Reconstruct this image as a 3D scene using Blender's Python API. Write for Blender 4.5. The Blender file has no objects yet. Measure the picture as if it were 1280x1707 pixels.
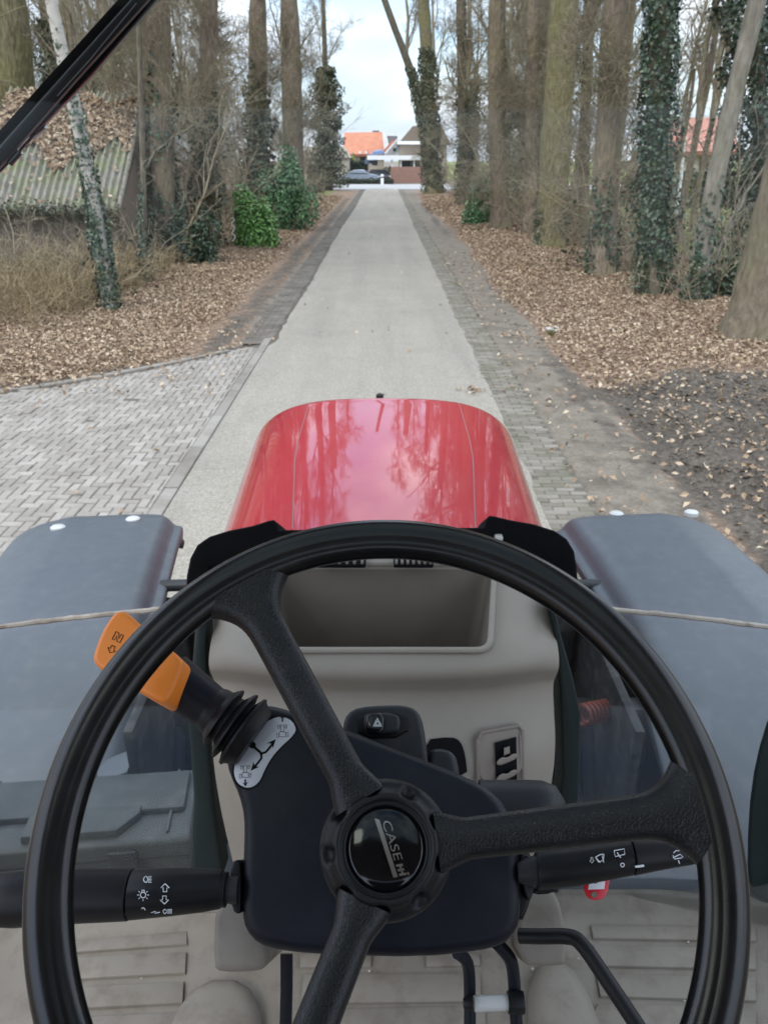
import bpy, bmesh, math, random
import numpy as np
from mathutils import Vector, Matrix
R = math.radians
rng = np.random.default_rng(7)
random.seed(7)
scene = bpy.context.scene
COL = scene.collection
PI = math.pi

# ------------------------------------------------------------------ camera, sky, sun, exposure
H = 2.55                      # eye height above the road
PITCH = R(24.66)
F = 1282.0                    # focal length in pixels of a 1280 x 1707 frame
cam = bpy.data.cameras.new('camera')
camo = bpy.data.objects.new('camera', cam)
COL.objects.link(camo)
camo.location = (0, 0, H)
camo.rotation_euler = (PI / 2 - PITCH, 0, 0)
cam.sensor_fit = 'VERTICAL'
cam.sensor_height = 36.0
cam.lens = F / 1707 * 36.0
cam.clip_start = 0.02
cam.clip_end = 3000
cam.dof.use_dof = True
cam.dof.focus_distance = 0.60
cam.dof.aperture_fstop = 20.0
scene.camera = camo
scene.view_settings.view_transform = 'Standard'
scene.view_settings.look = 'None'
scene.view_settings.gamma = 1.0
scene.view_settings.exposure = 0.95
scene.cycles.use_denoising = True
scene.cycles.max_bounces = 8
scene.cycles.transparent_max_bounces = 12
scene.cycles.caustics_reflective = False
scene.cycles.caustics_refractive = False

SUN_EL, SUN_ROT = R(48), R(215)
world = bpy.data.worlds.new('World')
scene.world = world
world.use_nodes = True
nt = world.node_tree
nt.nodes.clear()
def wn(t, **k):
    n = nt.nodes.new(t)
    for a, b in k.items(): setattr(n, a, b)
    return n
w_out = wn('ShaderNodeOutputWorld'); w_bg = wn('ShaderNodeBackground')
w_sky = wn('ShaderNodeTexSky', sky_type='NISHITA', sun_disc=False, sun_elevation=SUN_EL, sun_rotation=SUN_ROT)
w_sky.air_density = 1.0; w_sky.dust_density = 0.3; w_sky.ozone_density = 2.0
w_tc = wn('ShaderNodeTexCoord')
w_map = wn('ShaderNodeMapping'); w_map.inputs['Scale'].default_value = (1.0, 1.0, 2.6); w_map.inputs['Location'].default_value = (0.3, 0.1, 0.22)
w_no = wn('ShaderNodeTexNoise'); w_no.inputs['Scale'].default_value = 2.6; w_no.inputs['Detail'].default_value = 9; w_no.inputs['Roughness'].default_value = 0.56
w_rp = wn('ShaderNodeValToRGB'); w_rp.color_ramp.elements[0].position = 0.34; w_rp.color_ramp.elements[1].position = 0.54
w_no2 = wn('ShaderNodeTexNoise'); w_no2.inputs['Scale'].default_value = 5.0; w_no2.inputs['Detail'].default_value = 7
w_rp2 = wn('ShaderNodeValToRGB')
w_rp2.color_ramp.elements[0].position = 0.38; w_rp2.color_ramp.elements[0].color = (4.2, 4.8, 5.8, 1)
w_rp2.color_ramp.elements[1].position = 0.62; w_rp2.color_ramp.elements[1].color = (6.7, 6.95, 7.4, 1)
w_mx = wn('ShaderNodeMix', data_type='RGBA')
L = nt.links.new
L(w_tc.outputs['Generated'], w_map.inputs['Vector'])
L(w_map.outputs['Vector'], w_no.inputs['Vector']); L(w_map.outputs['Vector'], w_no2.inputs['Vector'])
L(w_no.outputs['Fac'], w_rp.inputs['Fac']); L(w_no2.outputs['Fac'], w_rp2.inputs['Fac'])
w_lo = wn('ShaderNodeMapRange'); w_lo.inputs[1].default_value = 0.03; w_lo.inputs[2].default_value = 0.16; w_lo.inputs[3].default_value = 0.9; w_lo.inputs[4].default_value = 0.0
w_mxx = wn('ShaderNodeMath', operation='MAXIMUM'); w_s2 = wn('ShaderNodeSeparateXYZ')
L(w_tc.outputs['Generated'], w_s2.inputs[0]); L(w_s2.outputs[2], w_lo.inputs[0]); L(w_lo.outputs[0], w_mxx.inputs[0]); L(w_rp.outputs['Color'], w_mxx.inputs[1])
L(w_mxx.outputs[0], w_mx.inputs[0]); L(w_sky.outputs['Color'], w_mx.inputs[6]); L(w_rp2.outputs['Color'], w_mx.inputs[7])
w_sx = wn('ShaderNodeSeparateXYZ'); w_ma = wn('ShaderNodeMath', operation='MULTIPLY_ADD'); w_ma.inputs[1].default_value = 2.0; w_ma.inputs[2].default_value = 0.80
w_mc = wn('ShaderNodeMath', operation='MAXIMUM'); w_mc.inputs[1].default_value = 0.0
w_vm = wn('ShaderNodeVectorMath', operation='SCALE')      # an overcast sky is about three times brighter overhead than at the horizon
L(w_tc.outputs['Generated'], w_sx.inputs[0]); L(w_sx.outputs[2], w_mc.inputs[0]); L(w_mc.outputs[0], w_ma.inputs[0]); L(w_mx.outputs[2], w_vm.inputs[0]); L(w_ma.outputs[0], w_vm.inputs['Scale'])
L(w_vm.outputs[0], w_bg.inputs['Color']); w_bg.inputs['Strength'].default_value = 0.11
L(w_bg.outputs['Background'], w_out.inputs['Surface'])

sun = bpy.data.lights.new('sun', 'SUN')
sun.energy = 0.8; sun.angle = R(18); sun.color = (1.0, 0.93, 0.82)
suno = bpy.data.objects.new('sun', sun); COL.objects.link(suno)
suno.rotation_euler = (PI / 2 - SUN_EL, 0, PI - SUN_ROT)
suno.location = (0, -5, 30)

# ------------------------------------------------------------------ projection helpers
CAMP = np.array([0, 0, H])
FW = np.array([0, math.cos(PITCH), -math.sin(PITCH)]); UP = np.array([0, math.sin(PITCH), math.cos(PITCH)]); RT = np.array([1.0, 0, 0])
def ray(px, py): return RT * ((px - 640) / F) + UP * ((853.5 - py) / F) + FW
def atY(px, py, y):
    r = ray(px, py); return CAMP + r * (y / r[1])
def atZ(px, py, z=0.0):
    r = ray(px, py); return CAMP + r * ((z - H) / r[2])
AX = ray(645, 1420); AX = AX / np.linalg.norm(AX)          # steering column axis, away from the driver
WU = np.cross(AX, [0, 0, 1]); WU /= np.linalg.norm(WU); WV = np.cross(WU, AX)   # wheel plane right / up
def atD(px, py, d):
    r = ray(px, py); return CAMP + r * (d / np.dot(r, AX))
def pxm(px, py, d):   # metres per pixel near there
    return np.linalg.norm(atD(px + 1, py, d) - atD(px, py, d))

# ------------------------------------------------------------------ mesh helpers
def mesh_np(name, V, faces, smooth=True, sharp=None):
    V = np.asarray(V, dtype=np.float32).reshape(-1, 3)
    me = bpy.data.meshes.new(name)
    me.vertices.add(len(V)); me.vertices.foreach_set('co', V.ravel())
    if not isinstance(faces, (list, tuple)): faces = [faces]
    faces = [np.asarray(f, dtype=np.int32) for f in faces if len(f)]
    nl = sum(f.size for f in faces); npoly = sum(len(f) for f in faces)
    me.loops.add(nl); me.polygons.add(npoly)
    me.loops.foreach_set('vertex_index', np.concatenate([f.ravel() for f in faces]))
    tot = np.concatenate([np.full(len(f), f.shape[1], dtype=np.int32) for f in faces])
    st = np.concatenate([[0], np.cumsum(tot)[:-1]]).astype(np.int32)
    me.polygons.foreach_set('loop_start', st); me.polygons.foreach_set('loop_total', tot)
    me.polygons.foreach_set('use_smooth', np.full(npoly, smooth, dtype=bool))
    me.update(calc_edges=True); me.validate()
    if sharp: me.set_sharp_from_angle(angle=R(sharp))
    return me
class MB:
    """collects geometry for ONE mesh"""
    def __init__(s): s.V = []; s.F = {}; s.n = 0
    def add(s, V, *faces):
        V = np.asarray(V, dtype=np.float64).reshape(-1, 3); s.V.append(V)
        for f in faces:
            f = np.asarray(f, dtype=np.int64)
            if len(f): s.F.setdefault(f.shape[1], []).append(f + s.n)
        s.n += len(V); return s
    def mesh(s, name, smooth=True, sharp=None):
        return mesh_np(name, np.concatenate(s.V), [np.concatenate(v) for v in s.F.values()], smooth, sharp)
    def bm(s, b):
        b.verts.index_update()
        V = [v.co[:] for v in b.verts]; fs = {}
        for f in b.faces: fs.setdefault(len(f.verts), []).append([v.index for v in f.verts])
        s.add(V, *fs.values()); b.free(); return s
def obj(name, me, mat, parent=None, world=True):
    o = bpy.data.objects.new(name, me); COL.objects.link(o)
    if mat is not None:
        if len(me.materials) == 0: me.materials.append(mat)
    if parent is not None:
        o.parent = parent
        if world and parent.type == 'EMPTY': o.matrix_parent_inverse = Matrix.Translation(-Vector(parent.location))
    return o
def tag(o, label=None, cat=None, group=None, kind=None):
    if label: o['label'] = label
    if cat: o['category'] = cat
    if group: o['group'] = group
    if kind: o['kind'] = kind
    return o
def empty(name, loc, label=None, cat=None, group=None):
    o = bpy.data.objects.new(name, None); COL.objects.link(o); o.location = Vector(loc)
    o.empty_display_size = 0.1
    return tag(o, label, cat, group)
def nrm(v):
    v = np.asarray(v, float); return v / (np.linalg.norm(v, axis=-1, keepdims=True) + 1e-12)

def tubes(P, Rr, k=6):
    """many tubes at once: P (n,m,3), Rr (n,m) -> V, quads"""
    P = np.asarray(P, float); Rr = np.asarray(Rr, float)
    if P.ndim == 2: P = P[None]; Rr = Rr[None]
    n, m, _ = P.shape
    T = nrm(np.gradient(P, axis=1))
    d = nrm(P[:, -1] - P[:, 0])
    ref = np.where(np.abs(d[:, 2:3]) > 0.85, np.array([[1.0, 0.13, 0]]), np.array([[0, 0, 1.0]]))[:, None, :]
    A = nrm(np.cross(T, np.broadcast_to(ref, T.shape))); B = np.cross(T, A)
    a = np.linspace(0, 2 * PI, k, endpoint=False)
    V = P[:, :, None, :] + Rr[:, :, None, None] * (np.cos(a)[None, None, :, None] * A[:, :, None, :] + np.sin(a)[None, None, :, None] * B[:, :, None, :])
    idx = np.arange(n * m * k).reshape(n, m, k)
    q = np.stack([idx[:, :-1, :], np.roll(idx, -1, 2)[:, :-1, :], np.roll(idx, -1, 2)[:, 1:, :], idx[:, 1:, :]], -1)
    return V.reshape(-1, 3), q.reshape(-1, 4)
def tube(mb, pts, r, k=10, cap=True):
    pts = np.asarray(pts, float); r = np.broadcast_to(np.asarray(r, float), (len(pts),))
    V, q = tubes(pts, r, k)
    mb.add(V, q)
    if cap:
        m = len(pts)
        mb.add(V[:k], [list(range(k))[::-1]]); mb.add(V[-k:], [list(range(k))])
def chaikin(p, n=2, closed=True):
    p = np.asarray(p, float)
    for _ in range(n):
        if closed:
            q = np.roll(p, -1, 0); p = np.stack([p * .75 + q * .25, p * .25 + q * .75], 1).reshape(-1, p.shape[1])
        else:
            a, b = p[:-1], p[1:]
            m = np.stack([a * .75 + b * .25, a * .25 + b * .75], 1).reshape(-1, p.shape[1])
            p = np.concatenate([p[:1], m[1:-1] if len(m) > 2 else m, p[-1:]])
    return p
def sweep(mb, path, side, up, A, B, k=24, pw=2.2):
    """superellipse section: half-width A along side, half-height B along up"""
    path = np.asarray(path, float); m = len(path)
    A = np.broadcast_to(A, (m,)); B = np.broadcast_to(B, (m,))
    side = np.broadcast_to(np.asarray(side, float), (m, 3)); up = np.broadcast_to(np.asarray(up, float), (m, 3))
    a = np.linspace(0, 2 * PI, k, endpoint=False)
    c = np.sign(np.cos(a)) * np.abs(np.cos(a)) ** (2 / pw); s = np.sign(np.sin(a)) * np.abs(np.sin(a)) ** (2 / pw)
    V = path[:, None, :] + (A[:, None] * c)[:, :, None] * side[:, None, :] + (B[:, None] * s)[:, :, None] * up[:, None, :]
    idx = np.arange(m * k).reshape(m, k)
    q = np.stack([idx[:-1], np.roll(idx, -1, 1)[:-1], np.roll(idx, -1, 1)[1:], idx[1:]], -1).reshape(-1, 4)
    mb.add(V.reshape(-1, 3), q)
    mb.add(V[0], [list(range(k))[::-1]]); mb.add(V[-1], [list(range(k))])
    return mb
def lathe(mb, p0, ax, prof, k=40, squash=1.0, u=None):
    """prof: list of (distance along axis, radius)"""
    ax = nrm(ax); u = nrm(np.cross(ax, [0.2, 0.3, 1.0])) if u is None else nrm(u - ax * np.dot(u, ax)); v = np.cross(ax, u)
    a = np.linspace(0, 2 * PI, k, endpoint=False)
    rings = []
    for t, r in prof:
        rings.append(np.asarray(p0)[None] + ax[None] * t + r * (np.cos(a)[:, None] * u[None] + squash * np.sin(a)[:, None] * v[None]))
    V = np.array(rings); m = len(prof); idx = np.arange(m * k).reshape(m, k)
    q = np.stack([idx[:-1], np.roll(idx, -1, 1)[:-1], np.roll(idx, -1, 1)[1:], idx[1:]], -1).reshape(-1, 4)
    mb.add(V.reshape(-1, 3), q)
    mb.add(V[0], [list(range(k))[::-1]]); mb.add(V[-1], [list(range(k))])
    return mb
def prism(mb, pts, vec, bevel=0.0, seg=3, both=True):
    b = bmesh.new(); vec = np.asarray(vec, float)
    f = [b.verts.new(p) for p in np.asarray(pts, float)]
    g = [b.verts.new(p + vec) for p in np.asarray(pts, float)]
    n = len(f)
    b.faces.new(f); b.faces.new(g[::-1])
    for i in range(n): b.faces.new((f[i], g[i], g[(i + 1) % n], f[(i + 1) % n]))
    bmesh.ops.recalc_face_normals(b, faces=b.faces)
    if bevel > 0:
        fs, gs = set(f), set(g)
        es = [e for e in b.edges if (e.verts[0] in fs and e.verts[1] in fs) or (both and e.verts[0] in gs and e.verts[1] in gs)]
        bmesh.ops.bevel(b, geom=es, offset=bevel, segments=seg, profile=0.5, affect='EDGES', clamp_overlap=True)
    mb.bm(b); return mb
def box(mb, c, s, bevel=0.0, seg=2, rot=None):
    b = bmesh.new(); bmesh.ops.create_cube(b, size=1.0)
    for v in b.verts: v.co = Vector((v.co.x * s[0], v.co.y * s[1], v.co.z * s[2]))
    if bevel > 0: bmesh.ops.bevel(b, geom=b.edges[:], offset=bevel, segments=seg, profile=0.5, affect='EDGES')
    M = Matrix.Translation(Vector(c)) @ (rot.to_4x4() if rot is not None else Matrix.Identity(4))
    b.transform(M); mb.bm(b); return mb
def evaluated(o):
    dg = bpy.context.evaluated_depsgraph_get(); dg.update()
    return bpy.data.meshes.new_from_object(o.evaluated_get(dg))
def boolean(me, cut):
    a = bpy.data.objects.new('tmp_a', me); c = bpy.data.objects.new('tmp_c', cut); COL.objects.link(a); COL.objects.link(c)
    m = a.modifiers.new('b', 'BOOLEAN'); m.operation = 'DIFFERENCE'; m.object = c; m.solver = 'EXACT'
    r = evaluated(a)
    bpy.data.objects.remove(a); bpy.data.objects.remove(c)
    return r
def text_verts(body, size=1.0):
    cu = bpy.data.curves.new('t', 'FONT'); cu.body = body; cu.size = size
    o = bpy.data.objects.new('t', cu); COL.objects.link(o)
    me = evaluated(o); V = np.array([v.co[:] for v in me.vertices]); Fs = {}
    for p in me.polygons: Fs.setdefault(len(p.vertices), []).append(list(p.vertices))
    bpy.data.objects.remove(o)
    return V, list(Fs.values())
def ribbon(mb, pts, w, nrm_v):
    """flat printed stroke along pts (3-D) of width w"""
    pts = np.asarray(pts, float); t = nrm(np.gradient(pts, axis=0)); s = nrm(np.cross(t, np.asarray(nrm_v)[None]))
    V = np.concatenate([pts + s * w / 2, pts - s * w / 2]); n = len(pts)
    mb.add(V, [[i, i + 1, n + i + 1, n + i] for i in range(n - 1)])
def circ(cx, cy, r, n=16, a0=0, a1=2 * PI):
    a = np.linspace(a0, a1, n + 1); return [(cx + r * math.cos(x), cy + r * math.sin(x)) for x in a]

# ------------------------------------------------------------------ materials
class Mt:
    def __init__(s, name):
        s.m = bpy.data.materials.new(name); s.m.use_nodes = True; s.t = s.m.node_tree; s.t.nodes.clear()
        s.o = s.n('ShaderNodeOutputMaterial'); s.p = s.n('ShaderNodeBsdfPrincipled'); s.l(s.p.outputs[0], s.o.inputs[0])
    def n(s, t, **k):
        x = s.t.nodes.new(t)
        for a, b in k.items(): setattr(x, a, b)
        return x
    def l(s, a, b): s.t.links.new(a, b)
    def coord(s, scale=(1, 1, 1), src='Object'):
        c = s.n('ShaderNodeTexCoord'); m = s.n('ShaderNodeMapping'); m.inputs['Scale'].default_value = scale
        s.l(c.outputs[src], m.inputs[0]); return m.outputs[0]
    def noise(s, scale, detail=5, rough=0.55, vec=None):
        x = s.n('ShaderNodeTexNoise'); x.inputs['Scale'].default_value = scale; x.inputs['Detail'].default_value = detail; x.inputs['Roughness'].default_value = rough
        s.l(vec if vec is not None else s.coord(), x.inputs['Vector']); return x.outputs['Fac']
    def voro(s, scale, vec=None, feature='F1', out='Distance'):
        x = s.n('ShaderNodeTexVoronoi', feature=feature); x.inputs['Scale'].default_value = scale
        s.l(vec if vec is not None else s.coord(), x.inputs['Vector']); return x.outputs[out]
    def ramp(s, fac, stops):
        x = s.n('ShaderNodeValToRGB'); e = x.color_ramp.elements
        while len(e) < len(stops): e.new(0.5)
        for i, (p, c) in enumerate(stops):
            e[i].position = p; e[i].color = (*c, 1) if len(c) == 3 else c
        s.l(fac, x.inputs[0]); return x.outputs[0]
    def fr(s, fac, a, b):
        if a > b: return s.ramp(fac, [(b, (1, 1, 1)), (a, (0, 0, 0))])
        return s.ramp(fac, [(a, (0, 0, 0)), (b, (1, 1, 1))])
    def mix(s, f, a, b):
        x = s.n('ShaderNodeMix', data_type='RGBA')
        for v, i in ((f, 0), (a, 6), (b, 7)):
            if isinstance(v, (int, float)): x.inputs[i].default_value = v
            elif isinstance(v, tuple): x.inputs[i].default_value = (*v, 1)
            else: s.l(v, x.inputs[i])
        return x.outputs[2]
    def math(s, op, a, b=0.0):
        x = s.n('ShaderNodeMath', operation=op)
        for v, i in ((a, 0), (b, 1)):
            if isinstance(v, (int, float)): x.inputs[i].default_value = v
            else: s.l(v, x.inputs[i])
        return x.outputs[0]
    def isl(s):
        return s.n('ShaderNodeNewGeometry').outputs['Random Per Island']
    def bump(s, h, strength=0.3, dist=0.01):
        x = s.n('ShaderNodeBump'); x.inputs['Strength'].default_value = strength; x.inputs['Distance'].default_value = dist
        s.l(h, x.inputs['Height']); s.l(x.outputs[0], s.p.inputs['Normal'])
    def set(s, base=None, rough=None, **k):
        for key, v in (('Base Color', base), ('Roughness', rough), *((a.replace('_', ' '), b) for a, b in k.items())):
            if v is None: continue
            i = s.p.inputs[key]
            if isinstance(v, (int, float)): i.default_value = v
            elif isinstance(v, tuple): i.default_value = (*v, 1) if len(v) == 3 else v
            else: s.l(v, i)
        return s
M = {}
def plastic(name, col, rough, var=0.25, bs=1800, bst=0.12, spec=0.5, dirt=None, dirt_amt=0.0):
    x = Mt(name)
    n1 = x.noise(9, 6); c = x.mix(x.fr(n1, .3, .7), tuple(v * (1 - var * .5) for v in col), tuple(v * (1 + var * .5) for v in col))
    if dirt:
        d = x.math('MULTIPLY', x.fr(x.noise(26, 8, .65), .48, .72), dirt_amt); c = x.mix(d, c, dirt)
    r = x.n('ShaderNodeMapRange'); r.inputs[3].default_value = rough - .07; r.inputs[4].default_value = rough + .1
    x.l(x.noise(35, 6), r.inputs[0]); x.set(c, r.outputs[0], Specular_IOR_Level=spec)
    x.bump(x.noise(bs, 3), bst, 0.0006); M[name] = x.m; return x.m
plastic('rim_black', (.006, .0055, .0055), .22, .5, 900, .07, .5, (.026, .024, .024), .3)
plastic('shroud_navy', (.007, .0085, .014), .40, .3, 1500, .12, .25, (.028, .031, .04), .25)
plastic('black', (.008, .008, .0095), .42, .3, 1200, .1, .28)
plastic('black_matt', (.003, .003, .004), .8, .2, 500, .05, .15)
plastic('charcoal', (.018, .0195, .024), .45, .3, 1300, .2, .32, (.06, .056, .052), .3)
plastic('beige', (.255, .229, .193), .55, .10, 700, .35, .4, (.24, .21, .175), .5)
plastic('beige_dark', (.20, .17, .145), .6, .2, 900, .25, .35)
plastic('floor_beige', (.20, .178, .147), .6, .18, 500, .3, .4, (.13, .108, .084), .8)
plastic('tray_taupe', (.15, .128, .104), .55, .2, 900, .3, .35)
plastic('fender_grey', (.074, .086, .098), .42, .08, 500, .10, .42, (.14, .145, .15), .3)
plastic('box_grey', (.038, .045, .045), .5, .3, 600, .4, .35, (.085, .09, .088), .5)
plastic('orange', (.95, .27, .035), .38, .06, 800, .06, .5)
plastic('teal_dark', (.010, .019, .020), .45, .3, 300, .05, .4)
plastic('engine_dark', (.02, .021, .022), .6, .8, 60, .5, .3, (.09, .085, .075), .7)
plastic('pipe_grey', (.22, .23, .24), .5, .4, 60, .2)
plastic('rust_red', (.16, .035, .022), .6, .5, 60, .2)
plastic('gasket', (.42, .38, .33), .7, .5, 200, .3, .3, (.16, .12, .09), .9)
plastic('tag_red', (.62, .015, .03), .3, .05, 200, .02)
plastic('paper', (.78, .79, .82), .6, .03, 200, .02)
plastic('white_mark', (.72, .74, .76), .6, .05, 200, .02, .2)
plastic('black_mark', (.006, .006, .007), .6, .05, 200, .02, .2)
plastic('dirt_white', (.55, .53, .48), .8, .2, 200, .1)
plastic('white_paint', (.78, .78, .77), .5, .08, 60, .1)
plastic('blue', (.12, .17, .28), .5, .3, 60, .1)
plastic('car_silver', (.22, .26, .32), .3, .1, 20, .02)
plastic('car_black', (.02, .022, .028), .25, .2, 20, .02)
plastic('tyre', (.018, .018, .018), .8, .3, 80, .3, .2)
plastic('zinc', (.5, .5, .48), .4, .2, 60, .1)
x = Mt('leather_black')
v = x.voro(480, feature='DISTANCE_TO_EDGE'); n2 = x.noise(420, 3)
wear = x.fr(x.noise(14, 6, .7), .52, .75)
x.set(x.mix(x.math('MULTIPLY', wear, .35), (.010, .010, .011), (.045, .045, .05)), .30, Specular_IOR_Level=.34)
x.bump(x.math('ADD', x.fr(v, 0.0, .12), x.math('MULTIPLY', n2, .4)), .22, .0005); M['leather_black'] = x.m
x = Mt('worn_black')   # rubbed pale rubber
wear = x.fr(x.noise(70, 8, .7), .35, .65)
x.set(x.mix(wear, (.022, .021, .022), (.17, .165, .165)), .5); x.bump(x.noise(500, 4), .3, .0008); M['worn_black'] = x.m
x = Mt('gloss_black'); x.set((.004, .004, .005), .08, Specular_IOR_Level=.5); x.bump(x.noise(200, 3), .02, .0005); M['gloss_black'] = x.m
x = Mt('chrome'); x.set((.75, .70, .68), .18, Metallic=1.0); x.bump(x.noise(300, 3), .05, .0005); M['chrome'] = x.m
x = Mt('silver_plate')
x.set(x.mix(x.noise(900, 2), (.52, .53, .56), (.66, .67, .70)), .42, Metallic=.35); M['silver_plate'] = x.m
x = Mt('red_paint')
dust = x.math('MULTIPLY', x.fr(x.noise(3.5, 9, .65), .38, .75), .22)
speck = x.math('MULTIPLY', x.fr(x.voro(45), .06, .02), x.fr(x.noise(6, 3), .5, .6))
x.set(x.mix(speck, x.mix(dust, (.38, .007, .020), (.43, .09, .09)), (.55, .42, .38)), .5, Coat_Weight=1.0, Coat_IOR=1.54, Coat_Roughness=.018, Specular_IOR_Level=.2)
x.bump(x.noise(5, 3), .03, .01); M['red_paint'] = x.m
x = Mt('seam'); x.set((.20, .10, .10), .7); x.bump(x.noise(200), .1); M['seam'] = x.m
# thin glass with real reflection
x = Mt('glass'); x.t.nodes.remove(x.p)
tr = x.n('ShaderNodeBsdfTransparent'); tr.inputs[0].default_value = (.95, .975, .965, 1)
gl = x.n('ShaderNodeBsdfGlossy'); gl.inputs['Roughness'].default_value = 0.01
df = x.n('ShaderNodeBsdfDiffuse'); df.inputs[0].default_value = (.6, .6, .58, 1)
fz = x.n('ShaderNodeFresnel'); fz.inputs[0].default_value = 1.3
m1 = x.n('ShaderNodeMixShader'); m2 = x.n('ShaderNodeMixShader')
x.l(fz.outputs[0], m1.inputs[0]); x.l(tr.outputs[0], m1.inputs[1]); x.l(gl.outputs[0], m1.inputs[2])
sp = x.math('MULTIPLY', x.fr(x.voro(60), .035, .015), x.fr(x.noise(9, 3), .5, .56))
film = x.math('ADD', x.math('MULTIPLY', x.noise(5, 6), .012), x.math('MULTIPLY', sp, .5))
x.l(film, m2.inputs[0]); x.l(m1.outputs[0], m2.inputs[1]); x.l(df.outputs[0], m2.inputs[2]); x.l(m2.outputs[0], x.o.inputs[0]); M['glass'] = x.m

x = Mt('glass_tinted'); x.t.nodes.remove(x.p); tr = x.n('ShaderNodeBsdfTransparent'); tr.inputs[0].default_value = (.42, .45, .44, 1); x.l(tr.outputs[0], x.o.inputs[0]); x.noise(3); M['glass_tinted'] = x.m
def leafmat(name, stops, rough=.5, spec=.4, trans=0.0):
    x = Mt(name); c = x.ramp(x.isl(), stops)
    x.set(c, rough, Specular_IOR_Level=spec)
    M[name] = x.m
leafmat('ivy', [(0, (.018, .036, .018)), (.45, (.032, .058, .030)), (.8, (.055, .088, .044)), (1, (.12, .15, .085))], .36, .5)
leafmat('ivy_olive', [(0, (.035, .045, .022)), (.6, (.07, .08, .04)), (1, (.13, .13, .07))], .5, .4)
leafmat('laurel', [(0, (.06, .15, .03)), (.5, (.11, .26, .05)), (.85, (.19, .36, .085)), (1, (.28, .42, .16))], .34, .5)
leafmat('laurel_blue', [(0, (.045, .11, .045)), (.5, (.085, .19, .08)), (.9, (.15, .27, .11)), (1, (.25, .38, .17))], .34, .5)
leafmat('litter', [(0, (.17, .113, .068)), (.3, (.27, .182, .112)), (.6, (.36, .258, .165)), (.85, (.45, .34, .23)), (1, (.56, .46, .34))], .6, .3)
leafmat('straw', [(0, (.16, .115, .065)), (.5, (.27, .205, .115)), (1, (.42, .34, .2))], .7, .2)
leafmat('bramble', [(0, (.17, .135, .095)), (.5, (.28, .23, .16)), (.85, (.37, .31, .215)), (1, (.40, .38, .22))], .7, .2)
leafmat('hedge_dark', [(0, (.014, .025, .012)), (.6, (.03, .046, .02)), (1, (.07, .08, .035))], .5, .3)
leafmat('lime_leaf', [(0, (.10, .15, .03)), (.6, (.2, .26, .06)), (1, (.3, .34, .12))], .6, .3)
leafmat('grass', [(0, (.09, .10, .03)), (.6, (.16, .17, .055)), (1, (.26, .24, .1))], .7, .2)
leafmat('snowdrop', [(0, (.06, .12, .04)), (.55, (.09, .17, .06)), (.6, (.75, .77, .74)), (1, (.8, .82, .8))], .5, .3)
def bark(name, a, b, moss, moss_amt, sc=1.0):
    x = Mt(name); vec = x.coord((9 * sc, 9 * sc, 2.6 * sc))
    n = x.noise(1.6, 8, .62, vec); v = x.voro(1.5, vec)
    c = x.mix(x.fr(n, .32, .7), a, b)
    c = x.mix(x.math('MULTIPLY', x.fr(x.noise(1.3, 6), .42, .66), moss_amt), c, moss)
    x.set(c, .85, Specular_IOR_Level=.2); x.bump(x.math('ADD', n, x.math('MULTIPLY', v, .8)), 1.0, .05); M[name] = x.m
bark('bark_brown', (.135, .104, .078), (.30, .24, .18), (.23, .21, .115), .55)
bark('bark_olive', (.11, .095, .055), (.27, .235, .145), (.20, .19, .075), .6)
bark('bark_dark', (.10, .085, .064), (.22, .185, .14), (.085, .09, .045), .5)
bark('bark_grey', (.15, .135, .11), (.33, .30, .25), (.17, .165, .10), .45, .7)
bark('bark_root', (.12, .095, .068), (.225, .185, .13), (.15, .15, .075), .5)
bark('twig', (.22, .18, .13), (.39, .33, .24), (.29, .28, .15), .6)
x = Mt('bark_birch'); vec = x.coord((4, 4, 16))
mk = x.fr(x.noise(1.6, 6, .7, vec), .56, .63)
x.set(x.mix(mk, x.mix(x.noise(7, 5), (.36, .33, .28), (.54, .51, .46)), (.05, .042, .035)), .7); x.bump(mk, .4, .01); M['bark_birch'] = x.m

# ground surfaces
x = Mt('asphalt')
n1 = x.noise(1.1, 7, .6); agg = x.noise(110, 3, .7); vo = x.voro(95, out='Color')
bw = x.n('ShaderNodeRGBToBW'); x.l(vo, bw.inputs[0])
c = x.mix(x.fr(n1, .3, .7), (.235, .206, .162), (.315, .276, .222))
c = x.mix(x.math('MULTIPLY', x.fr(bw.outputs[0], .2, .8), .5), c, (.46, .42, .36))
c = x.mix(x.math('MULTIPLY', x.fr(agg, .50, .62), .5), c, (.12, .108, .092))
tvec = x.coord((1.5, .09, 1)); c = x.mix(x.math('MULTIPLY', x.fr(x.noise(1.4, 6, .6, tvec), .45, .7), .45), c, (.19, .175, .148)); c = x.mix(x.math('MULTIPLY', x.fr(x.noise(.55, 8, .7), .55, .68), .5), c, (.17, .155, .13)); c = x.mix(x.math('MULTIPLY', x.fr(x.noise(9, 6, .7), .55, .75), .4), c, (.40, .37, .32)); c = x.mix(x.math('MULTIPLY', x.fr(x.noise(34, 4, .8), .50, .60), .45), c, (.155, .138, .112)); c = x.mix(x.math('MULTIPLY', x.fr(x.noise(41, 4, .8), .54, .62), .5), c, (.47, .43, .37))
tc_ = x.n('ShaderNodeTexCoord'); sx_ = x.n('ShaderNodeSeparateXYZ'); x.l(tc_.outputs['Object'], sx_.inputs[0])
ed = x.math('ABSOLUTE', x.math('ADD', sx_.outputs[0], .24)); ed = x.math('ADD', ed, x.math('MULTIPLY', x.math('SUBTRACT', x.noise(.9, 5, .6), .5), .7))
c = x.mix(x.math('MULTIPLY', x.fr(ed, 1.05, 1.75), .45), c, (.16, .136, .105))
x.set(c, .85, Specular_IOR_Level=.25); x.bump(x.math('ADD', agg, bw.outputs[0]), .6, .006); M['asphalt'] = x.m
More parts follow.
